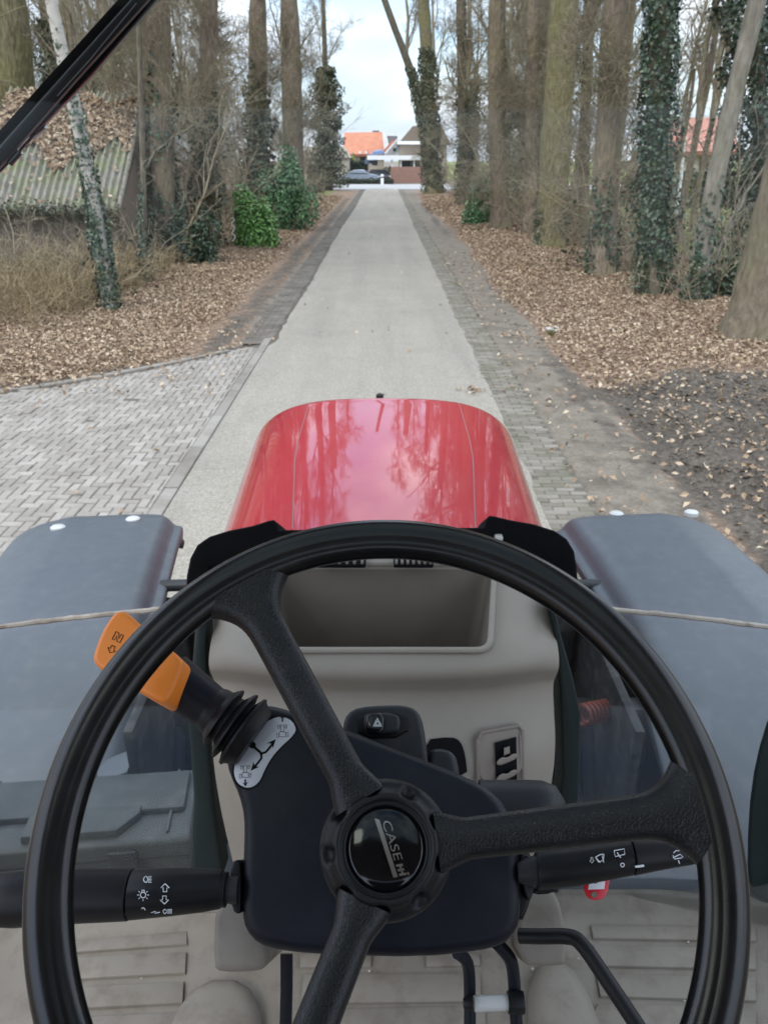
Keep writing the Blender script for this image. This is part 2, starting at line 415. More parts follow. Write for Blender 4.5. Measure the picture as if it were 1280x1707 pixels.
def brickmat(name, a, b, dirt):
    x = Mt(name); i = x.isl()
    c = x.mix(i, a, b); c = x.mix(x.math('MULTIPLY', x.fr(x.noise(2.0, 8, .65), .44, .68), .72), c, dirt)
    c = x.mix(x.math('MULTIPLY', x.fr(x.noise(60, 5, .7), .5, .7), .35), c, tuple(v * .55 for v in a))
    x.set(c, .85, Specular_IOR_Level=.2); x.bump(x.noise(80, 5), .4, .005); M[name] = x.m
brickmat('paver', (.26, .232, .20), (.36, .326, .285), (.21, .185, .155))
brickmat('klinker', (.15, .132, .105), (.25, .222, .186), (.115, .112, .068))
brickmat('klinker_muddy', (.12, .105, .088), (.19, .168, .142), (.075, .062, .048))
brickmat('kerb', (.24, .215, .185), (.32, .29, .255), (.15, .13, .105))
x = Mt('joint'); n = x.noise(30, 5)
x.set(x.mix(n, (.075, .062, .05), (.13, .115, .085)), .95); x.bump(n, .4, .01); M['joint'] = x.m
x = Mt('light_road'); x.set(x.mix(x.noise(2, 5), (.30, .29, .275), (.40, .39, .375)), .85); x.bump(x.noise(40), .3, .01); M['light_road'] = x.m
x = Mt('soil')
at = x.n('ShaderNodeVertexColor', layer_name='zone'); sep = x.n('ShaderNodeSeparateColor'); x.l(at.outputs[0], sep.inputs[0])
nz = x.noise(3.0, 9, .65); nf = x.noise(22, 7, .65)
def zone(ch):
    s_ = x.math('ADD', sep.outputs[ch], x.math('MULTIPLY', x.math('SUBTRACT', nz, .5), .9)); s_ = x.math('ADD', s_, x.math('MULTIPLY', x.math('SUBTRACT', nf, .5), .5))
    return x.fr(s_, .4, .6)
lv = x.voro(17, out='Color'); lb = x.n('ShaderNodeRGBToBW'); x.l(lv, lb.inputs[0])
leafc = x.ramp(lb.outputs[0], [(0, (.12, .082, .058)), (.35, (.21, .14, .095)), (.6, (.30, .205, .14)), (.9, (.40, .29, .21))])
leafc = x.mix(x.math('MULTIPLY', x.fr(nf, .45, .65), .5), leafc, (.075, .055, .042))
mud = x.mix(x.fr(nf, .35, .65), (.055, .045, .036), (.18, .15, .12))
sand = x.mix(x.fr(x.noise(40, 6, .7), .3, .7), (.155, .128, .098), (.30, .258, .205))
grass = x.mix(x.fr(nf, .35, .65), (.11, .13, .04), (.24, .25, .09))
sand = x.mix(x.math('MULTIPLY', x.fr(nz, .45, .62), .65), sand, (.12, .098, .078)); c = x.mix(zone(2), leafc, sand); c = x.mix(zone(0), c, mud)
gr = x.fr(x.math('ADD', at.outputs['Alpha'], x.math('MULTIPLY', x.math('SUBTRACT', nz, .5), .5)), .4, .6)
c = x.mix(gr, c, grass)
x.set(c, .9, Specular_IOR_Level=.2); x.bump(x.math('ADD', nf, x.math('MULTIPLY', x.noise(70, 5, .7), .5)), .9, .03); M['soil'] = x.m
def rooftile(name, a, b):
    x = Mt(name); vec = x.coord()
    w = x.n('ShaderNodeTexWave', wave_type='BANDS', bands_direction='X'); w.inputs['Scale'].default_value = 1.6; x.l(vec, w.inputs[0])
    x.set(x.mix(x.fr(x.noise(1.5, 6), .3, .7), a, b), .8); x.bump(w.outputs[0], .5, .05); M[name] = x.m
rooftile('tile_orange', (.40, .15, .08), (.50, .20, .11))
rooftile('tile_red', (.36, .15, .10), (.46, .22, .16))
rooftile('slate', (.12, .13, .15), (.18, .19, .21))
def brickwall(name, a, b, mo):
    x = Mt(name); t = x.n('ShaderNodeTexBrick'); vec = x.coord(); 
    mp = x.n('ShaderNodeMapping'); mp.inputs['Rotation'].default_value = (PI / 2, 0, 0); x.l(vec, mp.inputs[0]); x.l(mp.outputs[0], t.inputs['Vector'])
    t.inputs['Color1'].default_value = (*a, 1); t.inputs['Color2'].default_value = (*b, 1); t.inputs['Mortar'].default_value = (*mo, 1)
    t.inputs['Scale'].default_value = 1; t.inputs['Brick Width'].default_value = .22; t.inputs['Row Height'].default_value = .07; t.inputs['Mortar Size'].default_value = .008
    x.set(t.outputs[0], .85); M[name] = x.m
brickwall('brick_red', (.22, .10, .07), (.30, .14, .10), (.22, .18, .15))
brickwall('brick_tan', (.30, .23, .17), (.36, .28, .21), (.3, .27, .24))
x = Mt('corrugated'); n = x.noise(3, 8, .65)
c = x.mix(x.fr(n, .35, .65), (.17, .155, .125), (.30, .28, .235)); c = x.mix(x.math('MULTIPLY', x.fr(x.noise(1.8, 6), .42, .62), .7), c, (.22, .24, .11))
x.set(c, .85); x.bump(x.noise(40, 5), .3, .01); M['corrugated'] = x.m
x = Mt('old_wood'); vec = x.coord((12, 12, .8)); n = x.noise(2, 6, .6, vec)
x.set(x.mix(n, (.10, .075, .055), (.22, .17, .125)), .85); x.bump(n, .4, .01); M['old_wood'] = x.m
x = Mt('window_dark'); x.set((.02, .025, .03), .1); x.bump(x.noise(3), .05); M['window_dark'] = x.m
x = Mt('plaster'); x.set(x.mix(x.noise(2, 5), (.66, .66, .65), (.78, .78, .77)), .8); x.bump(x.noise(40), .1, .01); M['plaster'] = x.m
x = Mt('stone_beige'); x.set(x.mix(x.noise(2, 5), (.36, .31, .24), (.46, .41, .33)), .85); x.bump(x.noise(40), .2, .01); M['stone_beige'] = x.m

# ================================================================== GROUND, ROAD, PAVING
_ph = rng.uniform(0, 6.28, (6, 3)); _fr = rng.normal(0, 1, (6, 2))
def wob(x, y, s=1.0):
    r = 0
    for i in range(6): r = r + np.sin(_fr[i, 0] * x * s + _fr[i, 1] * y * s + _ph[i, 0]) * (.4 if i < 3 else .25)
    return r / 1.6
ROAD_L, ROAD_R = -1.68, 1.22
# far edge of the paved turning on the left: y as a function of x
TX = np.array([-40, -12, -8, -5.6, -4.6, -3.9, -3.1, -2.5, -2.1, -1.7]); TY = np.array([8.0, 8.3, 8.5, 8.75, 9.0, 9.45, 10.2, 10.9, 11.4, 11.7])
def drive_edge(x): return np.interp(x, TX, TY)
def sstep(a, b, v):
    t = np.clip((v - a) / (b - a), 0, 1); return t * t * (3 - 2 * t)
def gz(x, y):
    z = .10 * sstep(2.6, 4.2, x) * (1 - sstep(70, 76, y))
    z = z + .10 * sstep(3.0, 4.4, -x) * sstep(.2, 1.6, y - drive_edge(x)) * (1 - sstep(66, 76, y))
    off = np.maximum(sstep(1.9, 2.8, x), sstep(2.0, 2.8, -x) * sstep(.0, .6, y - drive_edge(x)))
    z = z + off * (.035 * wob(x, y, 1.3) + .02 * wob(x + 7, y - 3, 4.1))
    pav = (x > -2.25) & (x < 1.75) | (y < drive_edge(x) + .05) & (x < 0)
    return np.where(pav, -.035, z - .012)
xs = np.concatenate([-np.geomspace(400, 14, 22), np.linspace(-13.5, -9, 16), np.arange(-8.9, 9.0, .11), np.linspace(9.1, 13.5, 16), np.geomspace(14, 400, 22)])
ys = np.concatenate([[-300, -80, -25, -8, -2], np.arange(1.0, 22, .13), np.arange(22, 45, .35), np.arange(45, 100, 1.0), np.geomspace(101, 900, 20)])
X, Y = np.meshgrid(xs, ys)
Zg = gz(X, Y)
mudn = wob(X, Y, 5.0) * .05 + rng.normal(0, .015, X.shape)
ruts = sstep(1.95, 2.9, X + .3 * wob(X, Y, 1.6)) * (1 - sstep(9.0, 10.0, Y + .5 * wob(X, Y, .9)))
Zg = Zg + ruts * (.04 * np.sin((X * .35 + Y) * 4.2 + wob(X, Y, 1.2)) + mudn) - .02 * ruts
idx = np.arange(X.size).reshape(X.shape)
gq = np.stack([idx[:-1, :-1], idx[:-1, 1:], idx[1:, 1:], idx[1:, :-1]], -1).reshape(-1, 4)
gme = mesh_np('ground', np.stack([X, Y, Zg], -1).reshape(-1, 3), gq)
wv = .35 * wob(X, Y, .8)
mud = np.maximum(ruts, 0)
mud = np.maximum(mud, .75 * np.exp(-((X - (2.35 + .15 * wv)) / .28) ** 2) * (Y > 5) * (Y < 60) * (.65 + .5 * wob(X * 0, Y, .7)))
mud = np.maximum(mud, .62 * np.exp(-((X + 2.5 + .3 * wv) / .40) ** 2) * (Y > 9.5) * (Y < 60))
mud = np.maximum(mud, .8 * np.exp(-((Y - drive_edge(X) - .25) / .22) ** 2) * (X < -2) * (X > -9))
sand = np.maximum(sstep(1.6, 1.75, X) * (1 - sstep(2.3, 2.75, X + wv * .6)), sstep(1.6, 1.8, -X) * (1 - sstep(2.1, 2.5, -X + wv * .5)))
sand = np.maximum(sand, .9 * (Y > 74) * (np.abs(X) < 12))
grass = ((X > 8.6 + wv * 2) & (Y > 20)).astype(float) * .9
grass = np.maximum(grass, .62 * np.exp(-((X + 4.6) / .9) ** 2) * (Y > 44) * (Y < 76))
grass = np.maximum(grass, .75 * np.exp(-((X + 5.4) / .8) ** 2 - ((Y - 8.9) / .28) ** 2))
grass = np.maximum(grass, .5 * np.exp(-((X - 2.75) / .16) ** 2) * (Y > 10) * (.5 + .5 * wob(X * 0, Y, 1.1)))
ca = gme.color_attributes.new('zone', 'FLOAT_COLOR', 'POINT')
ca.data.foreach_set('color', np.stack([mud, np.zeros_like(mud), sand, grass], -1).astype(np.float32).ravel())
tag(obj('ground', gme, M['soil']), 'leaf covered soil and mud beside the lane', kind='structure')

# asphalt lane with a wandering edge
ya = np.concatenate([np.arange(-6, 30, .25), np.arange(30, 78.1, .8)])
el = ROAD_L - .05 * (ya < 11.7) + .045 * wob(ya * 0 + 2, ya, .8) * (ya > 11.7) + .012 * rng.normal(0, 1, len(ya)) * (ya > 11.7); er = ROAD_R + .05 + .04 * wob(ya * 0 + 9, ya, .7) + .014 * rng.normal(0, 1, len(ya))
cols = np.linspace(0, 1, 13)
AXx = el[:, None] * (1 - cols) + er[:, None] * cols
AZ = .012 + .02 * (1 - (2 * cols - 1) ** 2)[None] + 0 * AXx
V = np.stack([AXx, ya[:, None] + 0 * AXx, AZ], -1)
idx = np.arange(AXx.size).reshape(AXx.shape)
q = np.stack([idx[:-1, :-1], idx[:-1, 1:], idx[1:, 1:], idx[1:, :-1]], -1).reshape(-1, 4)
tag(obj('road', mesh_np('road', V.reshape(-1, 3), q), M['asphalt']), 'pale chipped asphalt lane running to the houses', kind='structure')

def bricks(mb, cx, cy, lx, ly, z, ch=.007, h=.05):
    """arrays of axis-aligned bricks with chamfered tops"""
    n = len(cx); g = .004
    hx, hy = lx / 2 - g, ly / 2 - g
    tz = z + rng.normal(0, .0028, n); tx = rng.normal(0, .012, n); ty = rng.normal(0, .012, n)
    V = []
    for (k, dz) in ((1, -h), (1, -ch), (0, 0)):
        for sx, sy in ((-1, -1), (1, -1), (1, 1), (-1, 1)):
            a = sx * (hx - (ch if k == 0 else 0)); b = sy * (hy - (ch if k == 0 else 0))
            V.append(np.stack([cx + a, cy + b, tz + dz + a * tx + b * ty], -1))
    V = np.stack(V, 1).reshape(-1, 3); base = np.arange(n)[:, None] * 12
    fs = [[8, 9, 10, 11]]
    for r0 in (0, 4):
        for i in range(4): fs.append([r0 + i, r0 + (i + 1) % 4, r0 + 4 + (i + 1) % 4, r0 + 4 + i])
    mb.add(V, (base[:, None, :] + np.array(fs)[None]).reshape(-1, 4))
# paved turning, right-angled herringbone
bw_, bl_ = .086, .172
cx, cy, lx, ly = [], [], [], []
for i in range(-140, 141):
    for j in range(-140, 141):
        k = (i + j) % 4
        x0, y0 = i * bw_, j * bw_
        if (i - j) % 4 == 0: cx.append(x0 + bl_ / 2); cy.append(y0 + bw_ / 2); lx.append(bl_); ly.append(bw_)
        elif (i - j) % 4 == 3: cx.append(x0 + bw_ / 2); cy.append(y0 + bl_ / 2); lx.append(bw_); ly.append(bl_)
cx, cy, lx, ly = map(np.array, (cx, cy, lx, ly))
ang = R(2.0); c_, s_ = math.cos(ang), math.sin(ang)
cx = cx - 5.0; cy = cy + 7.0
x1_ = np.minimum(cx + lx / 2, -1.862); x0_ = cx - lx / 2; cx = (x0_ + x1_) / 2; lx = x1_ - x0_
keep = (lx > .03) & (cx > -9.5) & (cy > 2.2) & (cy < drive_edge(cx) - .11)
cx, cy, lx, ly = cx[keep], cy[keep], lx[keep], ly[keep]
mb = MB(); bricks(mb, cx, cy, lx, ly, .012 + .006 * wob(cx, cy, .9))
drv = tag(obj('paved_turning', mb.mesh('paved_turning', False), M['paver']), 'grey brick turning off the lane in herringbone bond', kind='structure')
mb = MB(); gx = np.linspace(-12, -1.6, 80); gy0 = np.full_like(gx, -3.0); gy1 = drive_edge(gx) + .05
V = np.concatenate([np.stack([gx, gy0, 0 * gx + .001], -1), np.stack([gx, gy1, 0 * gx + .001], -1)]); n = len(gx)
mb.add(V, [[i, i + 1, n + i + 1, n + i] for i in range(n - 1)])
tag(obj('paving_bed', mb.mesh('paving_bed', False), M['joint']), 'earthy joints under the brick turning', kind='structure')
# flush kerb row between turning and lane, kerb along far edge
mb = MB()
yk = np.arange(1.0, 11.6, 1.0)
for y in yk: box(mb, (-1.795, y + .5, -.03 + rng.normal(0, .002)), (.115, .985, .11), .008, 2)
kx = np.array([-9, -8, -7, -6.2, -5.5, -4.8, -4.2, -3.6, -3.1, -2.65, -2.25])
for a, b in zip(kx[:-1], kx[1:]):
    pa = np.array([a, drive_edge(a) - .07]); pb = np.array([b, drive_edge(b) - .07]); d = pb - pa; l = np.linalg.norm(d)
    box(mb, ((pa + pb)[0] / 2, (pa + pb)[1] / 2, -.022 + rng.normal(0, .006)), (l - .015, .11, .13), .012, 2, Matrix.Rotation(math.atan2(d[1], d[0]), 3, 'Z'))
tag(obj('kerb', mb.mesh('kerb', False), M['kerb']), 'row of flush concrete kerb stones', kind='structure')
# brick edging strips along the lane
mb = MB()
def strip(x0, x1, y0, y1, rows):
    h = rows; yy = np.arange(y0, y1, h); CX, CY, LX, LY = [], [], [], []
    for i, y in enumerate(yy):
        xx = np.arange(x0 + (0 if i % 2 else -.105), x1, .21)
        for x in xx:
            a, b = max(x, x0), min(x + .21, x1)
            if b - a > .05: CX.append((a + b) / 2); CY.append(y); LX.append(b - a); LY.append(h)
    CX, CY, LX, LY = map(np.array, (CX, CY, LX, LY))
    bricks(mb, CX + .02 * wob(CX * 0, CY, .6), CY, LX, LY, .008 + .010 * wob(CX, CY, 2.2))
strip(1.24, 1.70, 2.0, 40, .082); strip(1.24, 1.70, 40, 75, .164)
tag(obj('brick_edging', mb.mesh('brick_edging', False), M['klinker']), 'mossy brick edging strip along the right of the lane', kind='structure')
mb = MB(); strip(-2.16, -1.70, 11.75, 40, .082); strip(-2.16, -1.70, 40, 75, .164)
tag(obj('brick_edging', mb.mesh('brick_edging', False), M['klinker_muddy']), 'muddy brick edging strip along the left of the lane', kind='structure')
mb = MB()
for a, b, y0 in ((1.16, 1.70, 0), (-2.16, -1.62, 11.68)):
    mb.add([(a, y0, -.002), (b, y0, -.002), (b, 76, -.002), (a, 76, -.002)], [[0, 1, 2, 3]])
tag(obj('edging_bed', mb.mesh('edging_bed', False), M['joint']), 'earthy joints under the brick edging', kind='structure')
# crossing street far away
mb = MB(); mb.add([(-40, 76.5, .02), (60, 76.5, .02), (60, 92.0, .02), (-40, 92.0, .02)], [[0, 1, 2, 3]])
tag(obj('street', mb.mesh('street', False), M['light_road']), 'pale street crossing the end of the lane', kind='structure')

# ------------------------------------------------------------------ leaf scatter
def leaves(C, size, up=None, tilt=1.0, aspect=.62, fold=.22):
    """one small folded leaf per centre; up = mean normal (n,3)"""
    n = len(C); size = np.broadcast_to(size, (n,))
    N = nrm((np.array([0, 0, 1.0]) if up is None else up) + rng.normal(0, 1, (n, 3)) * tilt * .5)
    d = nrm(np.cross(N, rng.normal(0, 1, (n, 3)))); s = np.cross(N, d)
    sz = size[:, None]
    a = C - d * sz * .5; b = C + s * sz * aspect * .5 + N * sz * fold; t = C + d * sz * .5 + N * sz * rng.uniform(-.2, .2, (n, 1)); e = C - s * sz * aspect * .5 + N * sz * fold * rng.uniform(-.3, 1.2, (n, 1))
    V = np.stack([a, b, t, e], 1).reshape(-1, 3)
    i = np.arange(n)[:, None] * 4
    return V, np.concatenate([i + np.array([[0, 1, 2]]), i + np.array([[0, 2, 3]])])
def scatter(n, x0, x1, y0, y1, dens):
    P = np.stack([rng.uniform(x0, x1, n), rng.uniform(y0, y1, n)], -1); return P[rng.uniform(0, 1, n) < dens(P[:, 0], P[:, 1])]
def dens_leaf(x, y):
    r = sstep(2.45, 3.0, x + .35 * wob(x, y, .8)) * (1 - .80 * (1 - sstep(9.0, 10.3, y + .6 * wob(x, y, .9))) * sstep(2.0, 2.6, x))
    l = sstep(2.7, 3.3, -x + .2 * wob(x, y, 1.1)) * sstep(.05, .6, y - drive_edge(x))
    l = np.where(x < 0, l, 0); r = np.where(x > 0, r, 0)
    return np.clip(l + r, 0, 1)
mb = MB()
for (n, x0, x1, y0, y1, s0, s1) in ((44000, 2.2, 9, 4, 17, .035, .08), (24000, 2.2, 8, 17, 30, .045, .095), (12000, 2.2, 8, 30, 62, .09, .16), (48000, -9, -2.3, 8.4, 18, .035, .08), (20000, -8, -2.3, 18, 32, .045, .095), (8000, -7, -2.3, 32, 62, .09, .16)):
    P = scatter(n, x0, x1, y0, y1, dens_leaf)
    C = np.concatenate([P, (np.maximum(gz(P[:, 0], P[:, 1]), -.01) + rng.uniform(.012, .05, len(P)))[:, None]], 1)
    mb.add(*leaves(C, rng.uniform(s0, s1, len(P)), tilt=.9))
P = np.concatenate([scatter(900, -4.6, -2.0, 8.8, 14, lambda x, y: .3 + 0 * x), scatter(6000, -9, -2.0, 8.0, 12.5, lambda x, y: .75 * np.exp(-((y - drive_edge(x) + .02) / .22) ** 2)), scatter(1500, 1.55, 2.9, 4, 24, lambda x, y: .5 + 0 * x), scatter(60, -6, -2, 4, 9, lambda x, y: .5 + 0 * x), scatter(70, -1.6, 1.2, 5, 30, lambda x, y: .5 + 0 * x),
                    rng.normal([1.12, 9.0], [.12, .08], (26, 2)), rng.normal([2.05, 12.2], [.14, .12], (22, 2)), rng.normal([-2.6, 12.3], [.5, .35], (60, 2))])
C = np.concatenate([P, np.full((len(P), 1), .04)], 1)
mb.add(*leaves(C, rng.uniform(.04, .085, len(P)), tilt=.8))
tag(obj('leaf_litter', mb.mesh('leaf_litter', False), M['litter']), 'fallen brown leaves along the verges', kind='stuff')
# clods in the churned mud, bottom right
mb = MB(); P = scatter(6000, 2.3, 8.5, 4.2, 9.8, lambda x, y: .7 * sstep(2.4, 3.1, x))
C = np.concatenate([P, (gz(P[:, 0], P[:, 1]) + .015)[:, None]], 1); r0 = rng.uniform(.008, .06, len(C)) * rng.uniform(.4, 1, len(C))
oct_ = np.array([(1, 0, 0), (0, 1, 0), (-1, 0, 0), (0, -1, 0), (0, 0, 1), (0, 0, -1.)]); of = np.array([(0, 1, 4), (1, 2, 4), (2, 3, 4), (3, 0, 4), (1, 0, 5), (2, 1, 5), (3, 2, 5), (0, 3, 5)])
V = C[:, None, :] + oct_[None] * r0[:, None, None] * rng.uniform(.5, 1.3, (len(C), 6, 1)) * np.array([1, 1, .6])
mb.add(V.reshape(-1, 3), (np.arange(len(C))[:, None, None] * 6 + of[None]).reshape(-1, 3))
bark('mudclod', (.05, .041, .034), (.165, .138, .112), (.19, .155, .12), .4)
tag(obj('mud', mb.mesh('mud', False), M['mudclod']), 'clods of churned dark mud on the right verge', kind='stuff')

# ================================================================== TREES
def grow(P, Rr, cnt, t0, t1, length, ang, upb, m, r_ratio=.55, jit=.18, taper=.25, lenfall=.5):
    """children of polylines P (n,mp,3): cnt each"""
    n, mp, _ = P.shape
    par = np.repeat(np.arange(n), cnt); k = len(par)
    t = rng.uniform(t0, t1, k) * (mp - 1); i0 = np.minimum(t.astype(int), mp - 2); f = (t - i0)[:, None]
    p0 = P[par, i0] * (1 - f) + P[par, i0 + 1] * f; r0 = Rr[par, i0] * (1 - f[:, 0]) + Rr[par, i0 + 1] * f[:, 0]
    T = nrm(P[par, i0 + 1] - P[par, i0])
    S = nrm(np.cross(T, rng.normal(0, 1, (k, 3))))
    a = rng.uniform(ang[0], ang[1], k)[:, None]
    d = nrm(T * np.cos(a) + S * np.sin(a) + np.array([0, 0, 1.0]) * upb)
    plen = np.linalg.norm(P[par, -1] - P[par, 0], axis=1)
    ln = (rng.uniform(length[0], length[1], k) * (1 - lenfall * t / (mp - 1))) / (m - 1)
    Q = np.zeros((k, m, 3)); Q[:, 0] = p0
    for j in range(1, m):
        Q[:, j] = Q[:, j - 1] + d * ln[:, None]
        d = nrm(d + rng.normal(0, jit, (k, 3)) + np.array([0, 0, upb * .12]))
    rr = np.minimum(r0 * r_ratio, r0)[:, None] * np.linspace(1, taper, m)[None]
    return Q, rr
def crown_mesh(name, hgt, r0, n1, n2, n3, n4, l1, droop=0.0, spread=(.5, 1.15), rmin=.004, t0=.04):
    m0 = 9; z = np.linspace(0, hgt, m0)
    P0 = np.stack([np.cumsum(rng.normal(0, .09, m0)) * (z > 0), np.cumsum(rng.normal(0, .09, m0)) * (z > 0), z], -1)[None]; R0 = (r0 * np.linspace(1, .12, m0))[None]
    mb = MB(); mb.add(*tubes(P0, R0, 10))
    P1, R1 = grow(P0, R0, n1, t0, .97, l1, spread, .25 - droop, 7, .5, .16)
    P2, R2 = grow(P1, R1, n2, .15, .98, (l1[0] * .35, l1[1] * .42), (.4, 1.1), .15 - droop * .5, 6, .5, .22)
    P3, R3 = grow(P2, R2, n3, .1, .98, (.5, 1.1), (.3, 1.1), .1, 5, .55, .25)
    P4, R4 = grow(P3, R3, n4, .1, .98, (.2, .6), (.3, 1.0), .08, 4, .6, .25)
    for Pp, Rp, k in ((P1, R1, 7), (P2, R2, 5), (P3, R3, 4), (P4, R4, 3)): mb.add(*tubes(Pp, np.maximum(Rp, rmin), k))
    return mb.mesh(name)
CROWNS = [crown_mesh('crown', 11, .16, 17, 8, 7, 3, (2.5, 4.6), rmin=.006), crown_mesh('crown', 12, .17, 20, 7, 7, 3, (2.0, 4.0), .1, rmin=.006), crown_mesh('crown', 10, .14, 14, 9, 7, 3, (2.6, 5.0), -.15, (.3, .8), rmin=.006)]
LOWTW = [crown_mesh('side_branches', 6.5, .05, 26, 6, 6, 4, (1.0, 2.6), .12, (.9, 1.5), .005, .05), crown_mesh('side_branches', 6.5, .05, 20, 7, 6, 4, (1.4, 3.2), .2, (.8, 1.5), .005, .1)]
def trunk_mesh(name, path, rad, k=18, flare=1.0):
    path = np.asarray(path, float); m = 26
    s = np.linspace(0, 1, len(path)); u = np.linspace(0, 1, m) ** 1.3
    P = np.stack([np.interp(u, s, path[:, i]) for i in range(3)], -1); r = np.interp(u, s, rad)
    for _ in range(2): P[1:-1] = (P[:-2] + 2 * P[1:-1] + P[2:]) / 4
    zz = P[:, 2] - P[0, 2]
    a = np.linspace(0, 2 * PI, k, endpoint=False); ph = rng.uniform(0, 6.28, 3)
    lob = .5 * np.cos(5 * a + ph[0]) + .4 * np.cos(3 * a + ph[1])
    rr = r[:, None] * (1 + .05 * np.cos(2 * a + ph[2])[None] + (np.exp(-zz / .35) * .45 * flare)[:, None] * (1 + .6 * lob)[None] + .03 * rng.normal(0, 1, (m, k)))
    V = P[:, None, :] + rr[:, :, None] * np.stack([np.cos(a), np.sin(a), 0 * a], -1)[None]
    V[0, :, 2] -= .15
    idx = np.arange(m * k).reshape(m, k)
    q = np.stack([idx[:-1], np.roll(idx, -1, 1)[:-1], np.roll(idx, -1, 1)[1:], idx[1:]], -1).reshape(-1, 4)
    return mesh_np(name, V.reshape(-1, 3), q), P, r
def ivy_mesh(P, r, z0, z1, n, thick, size=(.06, .12), name='ivy', stems=True):
    zz = P[:, 2]; z = z0 + (z1 - z0) * rng.uniform(0, 1, n) ** .9
    cx_ = np.interp(z, zz, P[:, 0]); cy_ = np.interp(z, zz, P[:, 1]); rr = np.interp(z, zz, r)
    a = rng.uniform(0, 2 * PI, n)
    lump = .65 + .5 * np.sin(a * 3 + z * 2.1) * np.sin(z * 1.3 + a) + .25 * np.sin(z * 5 + a * 2)
    fall = 1 - .6 * sstep(.7, 1, (z - z0) / (z1 - z0))
    d = rr + np.abs(thick * np.clip(lump, .08, 2) * fall * rng.uniform(.15, 1.0, n) ** .6)
    lim = z0 + (z1 - z0) * (.62 + .30 * np.sin(a * 2 + z1 * 5) + .14 * np.sin(a * 5 + z1) + .1 * rng.normal(0, 1, n)); kp = (z < lim) | (z1 > 7.9)
    a, z, d, cx_, cy_ = a[kp], z[kp], d[kp], cx_[kp], cy_[kp]; n = len(a)
    C = np.stack([cx_ + d * np.cos(a), cy_ + d * np.sin(a), z], -1)
    N = np.stack([np.cos(a), np.sin(a), 0 * a + .35], -1)
    mb = MB(); mb.add(*leaves(C, rng.uniform(size[0], size[1], n), N, .9, .85, .12))
    return mb.mesh(name, False)
def tree(label, path_px, w0, w1, barkm, cat='tree', group=None, ivy=None, crown=0, zc=5.0, htop=9.0, base=None, flare=1.0, name='tree', crown_mat='twig', low=None, ivym='ivy', cscale=1.0, bendy=.0):
    b = atZ(*path_px[0]); Yb = b[1]
    if base is not None: Yb = base; b = atY(path_px[0][0], path_px[0][1], Yb)
    pts = [atY(px, py, Yb) for px, py in path_px]
    pts = [p - np.array([b[0], b[1], 0]) for p in pts]
    pts[0] = np.array([0, 0, float(gz(b[0], b[1])) - .05])
    htop = max(htop, 2.55 + .165 * Yb + 2.5)
    if htop > pts[-1][2]:
        d = nrm(pts[-1] - pts[-2]); d = nrm(d + np.array([0, 0, .6])); pts.append(pts[-1] + d * (htop - pts[-1][2]))
    D0 = np.dot(b - CAMP, FW); ww0 = w0 / F * D0 / 2; ww1 = w1 / F * D0 / 2
    pts = np.array(pts); zz = pts[:, 2]
    # resample by height
    zr = np.linspace(zz[0], zz[-1], 14); path = np.stack([np.interp(zr, zz, pts[:, 0]), np.interp(zr, zz, pts[:, 1]) + bendy * zr / 8, zr], -1)
    rad = ww0 + (ww1 - ww0) * np.clip((zr - zz[0]) / max(1, zz[len(path_px) - 1]), 0, 1.0); rad = rad * np.where(zr > zz[len(path_px) - 1], np.linspace(1, .75, 14), 1)
    t = empty(name, (b[0], b[1], 0), label, cat, group)
    me, P, r = trunk_mesh('trunk', path, rad, flare=flare)
    obj('trunk', me, M[barkm], t, False)
    if crown is not None:
        zc_ = zc; c = bpy.data.objects.new('crown', CROWNS[crown % 3]); COL.objects.link(c); c.parent = t
        if not CROWNS[crown % 3].materials: CROWNS[crown % 3].materials.append(M['twig'])
        px_, py_, rr_ = (np.interp(zc_, P[:, 2], P[:, 0]), np.interp(zc_, P[:, 2], P[:, 1]), np.interp(zc_, P[:, 2], r))
        c.location = (px_, py_, zc_); s = cscale; c.scale = (s, s, s); c.rotation_euler = (0, 0, rng.uniform(0, 6.28))
    if low is not None:
        c = bpy.data.objects.new('side_branches', LOWTW[low % 2]); COL.objects.link(c); c.parent = t
        if not LOWTW[low % 2].materials: LOWTW[low % 2].materials.append(M['twig'])
        c.location = (P[2][0], P[2][1], .4); c.rotation_euler = (0, 0, rng.uniform(0, 6.28))
    if ivy:
        for iv in (ivy if isinstance(ivy, list) else [ivy]):
            obj('ivy', ivy_mesh(P, r, *iv), M[ivym], t, False)
    return t
GR = 'trees along the right verge'; GL = 'trees along the left verge'
# ---- right row, near to far
tree('broad olive barked trunk nearest on the right verge, cut by the frame edge', [(1266, 568), (1285, 460), (1318, 330), (1365, 100)], 112, 78, 'bark_root', group=GR, crown=0, flare=.9, zc=6.2)
tree('tall tree wrapped thickly in dark ivy from foot to top, on the right verge', [(1088, 497), (1092, 330), (1098, 150), (1102, 0)], 34, 34, 'bark_dark', group=GR, crown=1, ivy=[(.0, 8.5, 9500, .25, (.05, .10)), (.2, 3.5, 1500, .34, (.05, .09))], zc=6)
tree('slim grey leaning trunk rising from an ivy covered foot on the right', [(1156, 510), (1166, 430), (1192, 300), (1215, 190), (1262, 0)], 30, 27, 'bark_grey', group=GR, crown=2, ivy=[(.0, 1.15, 1500, .16, (.06, .11)), (1.0, 2.3, 260, .12, (.06, .1))], zc=6.4, flare=.4, cscale=.7)
tree('thick brown trunk with ivy at its foot, left of the ivy wrapped tree', [(1003, 462), (1008, 330), (1018, 150), (1026, 0)], 42, 36, 'bark_brown', group=GR, crown=0, ivy=(.0, 2.4, 1300, .14), zc=6, low=0)
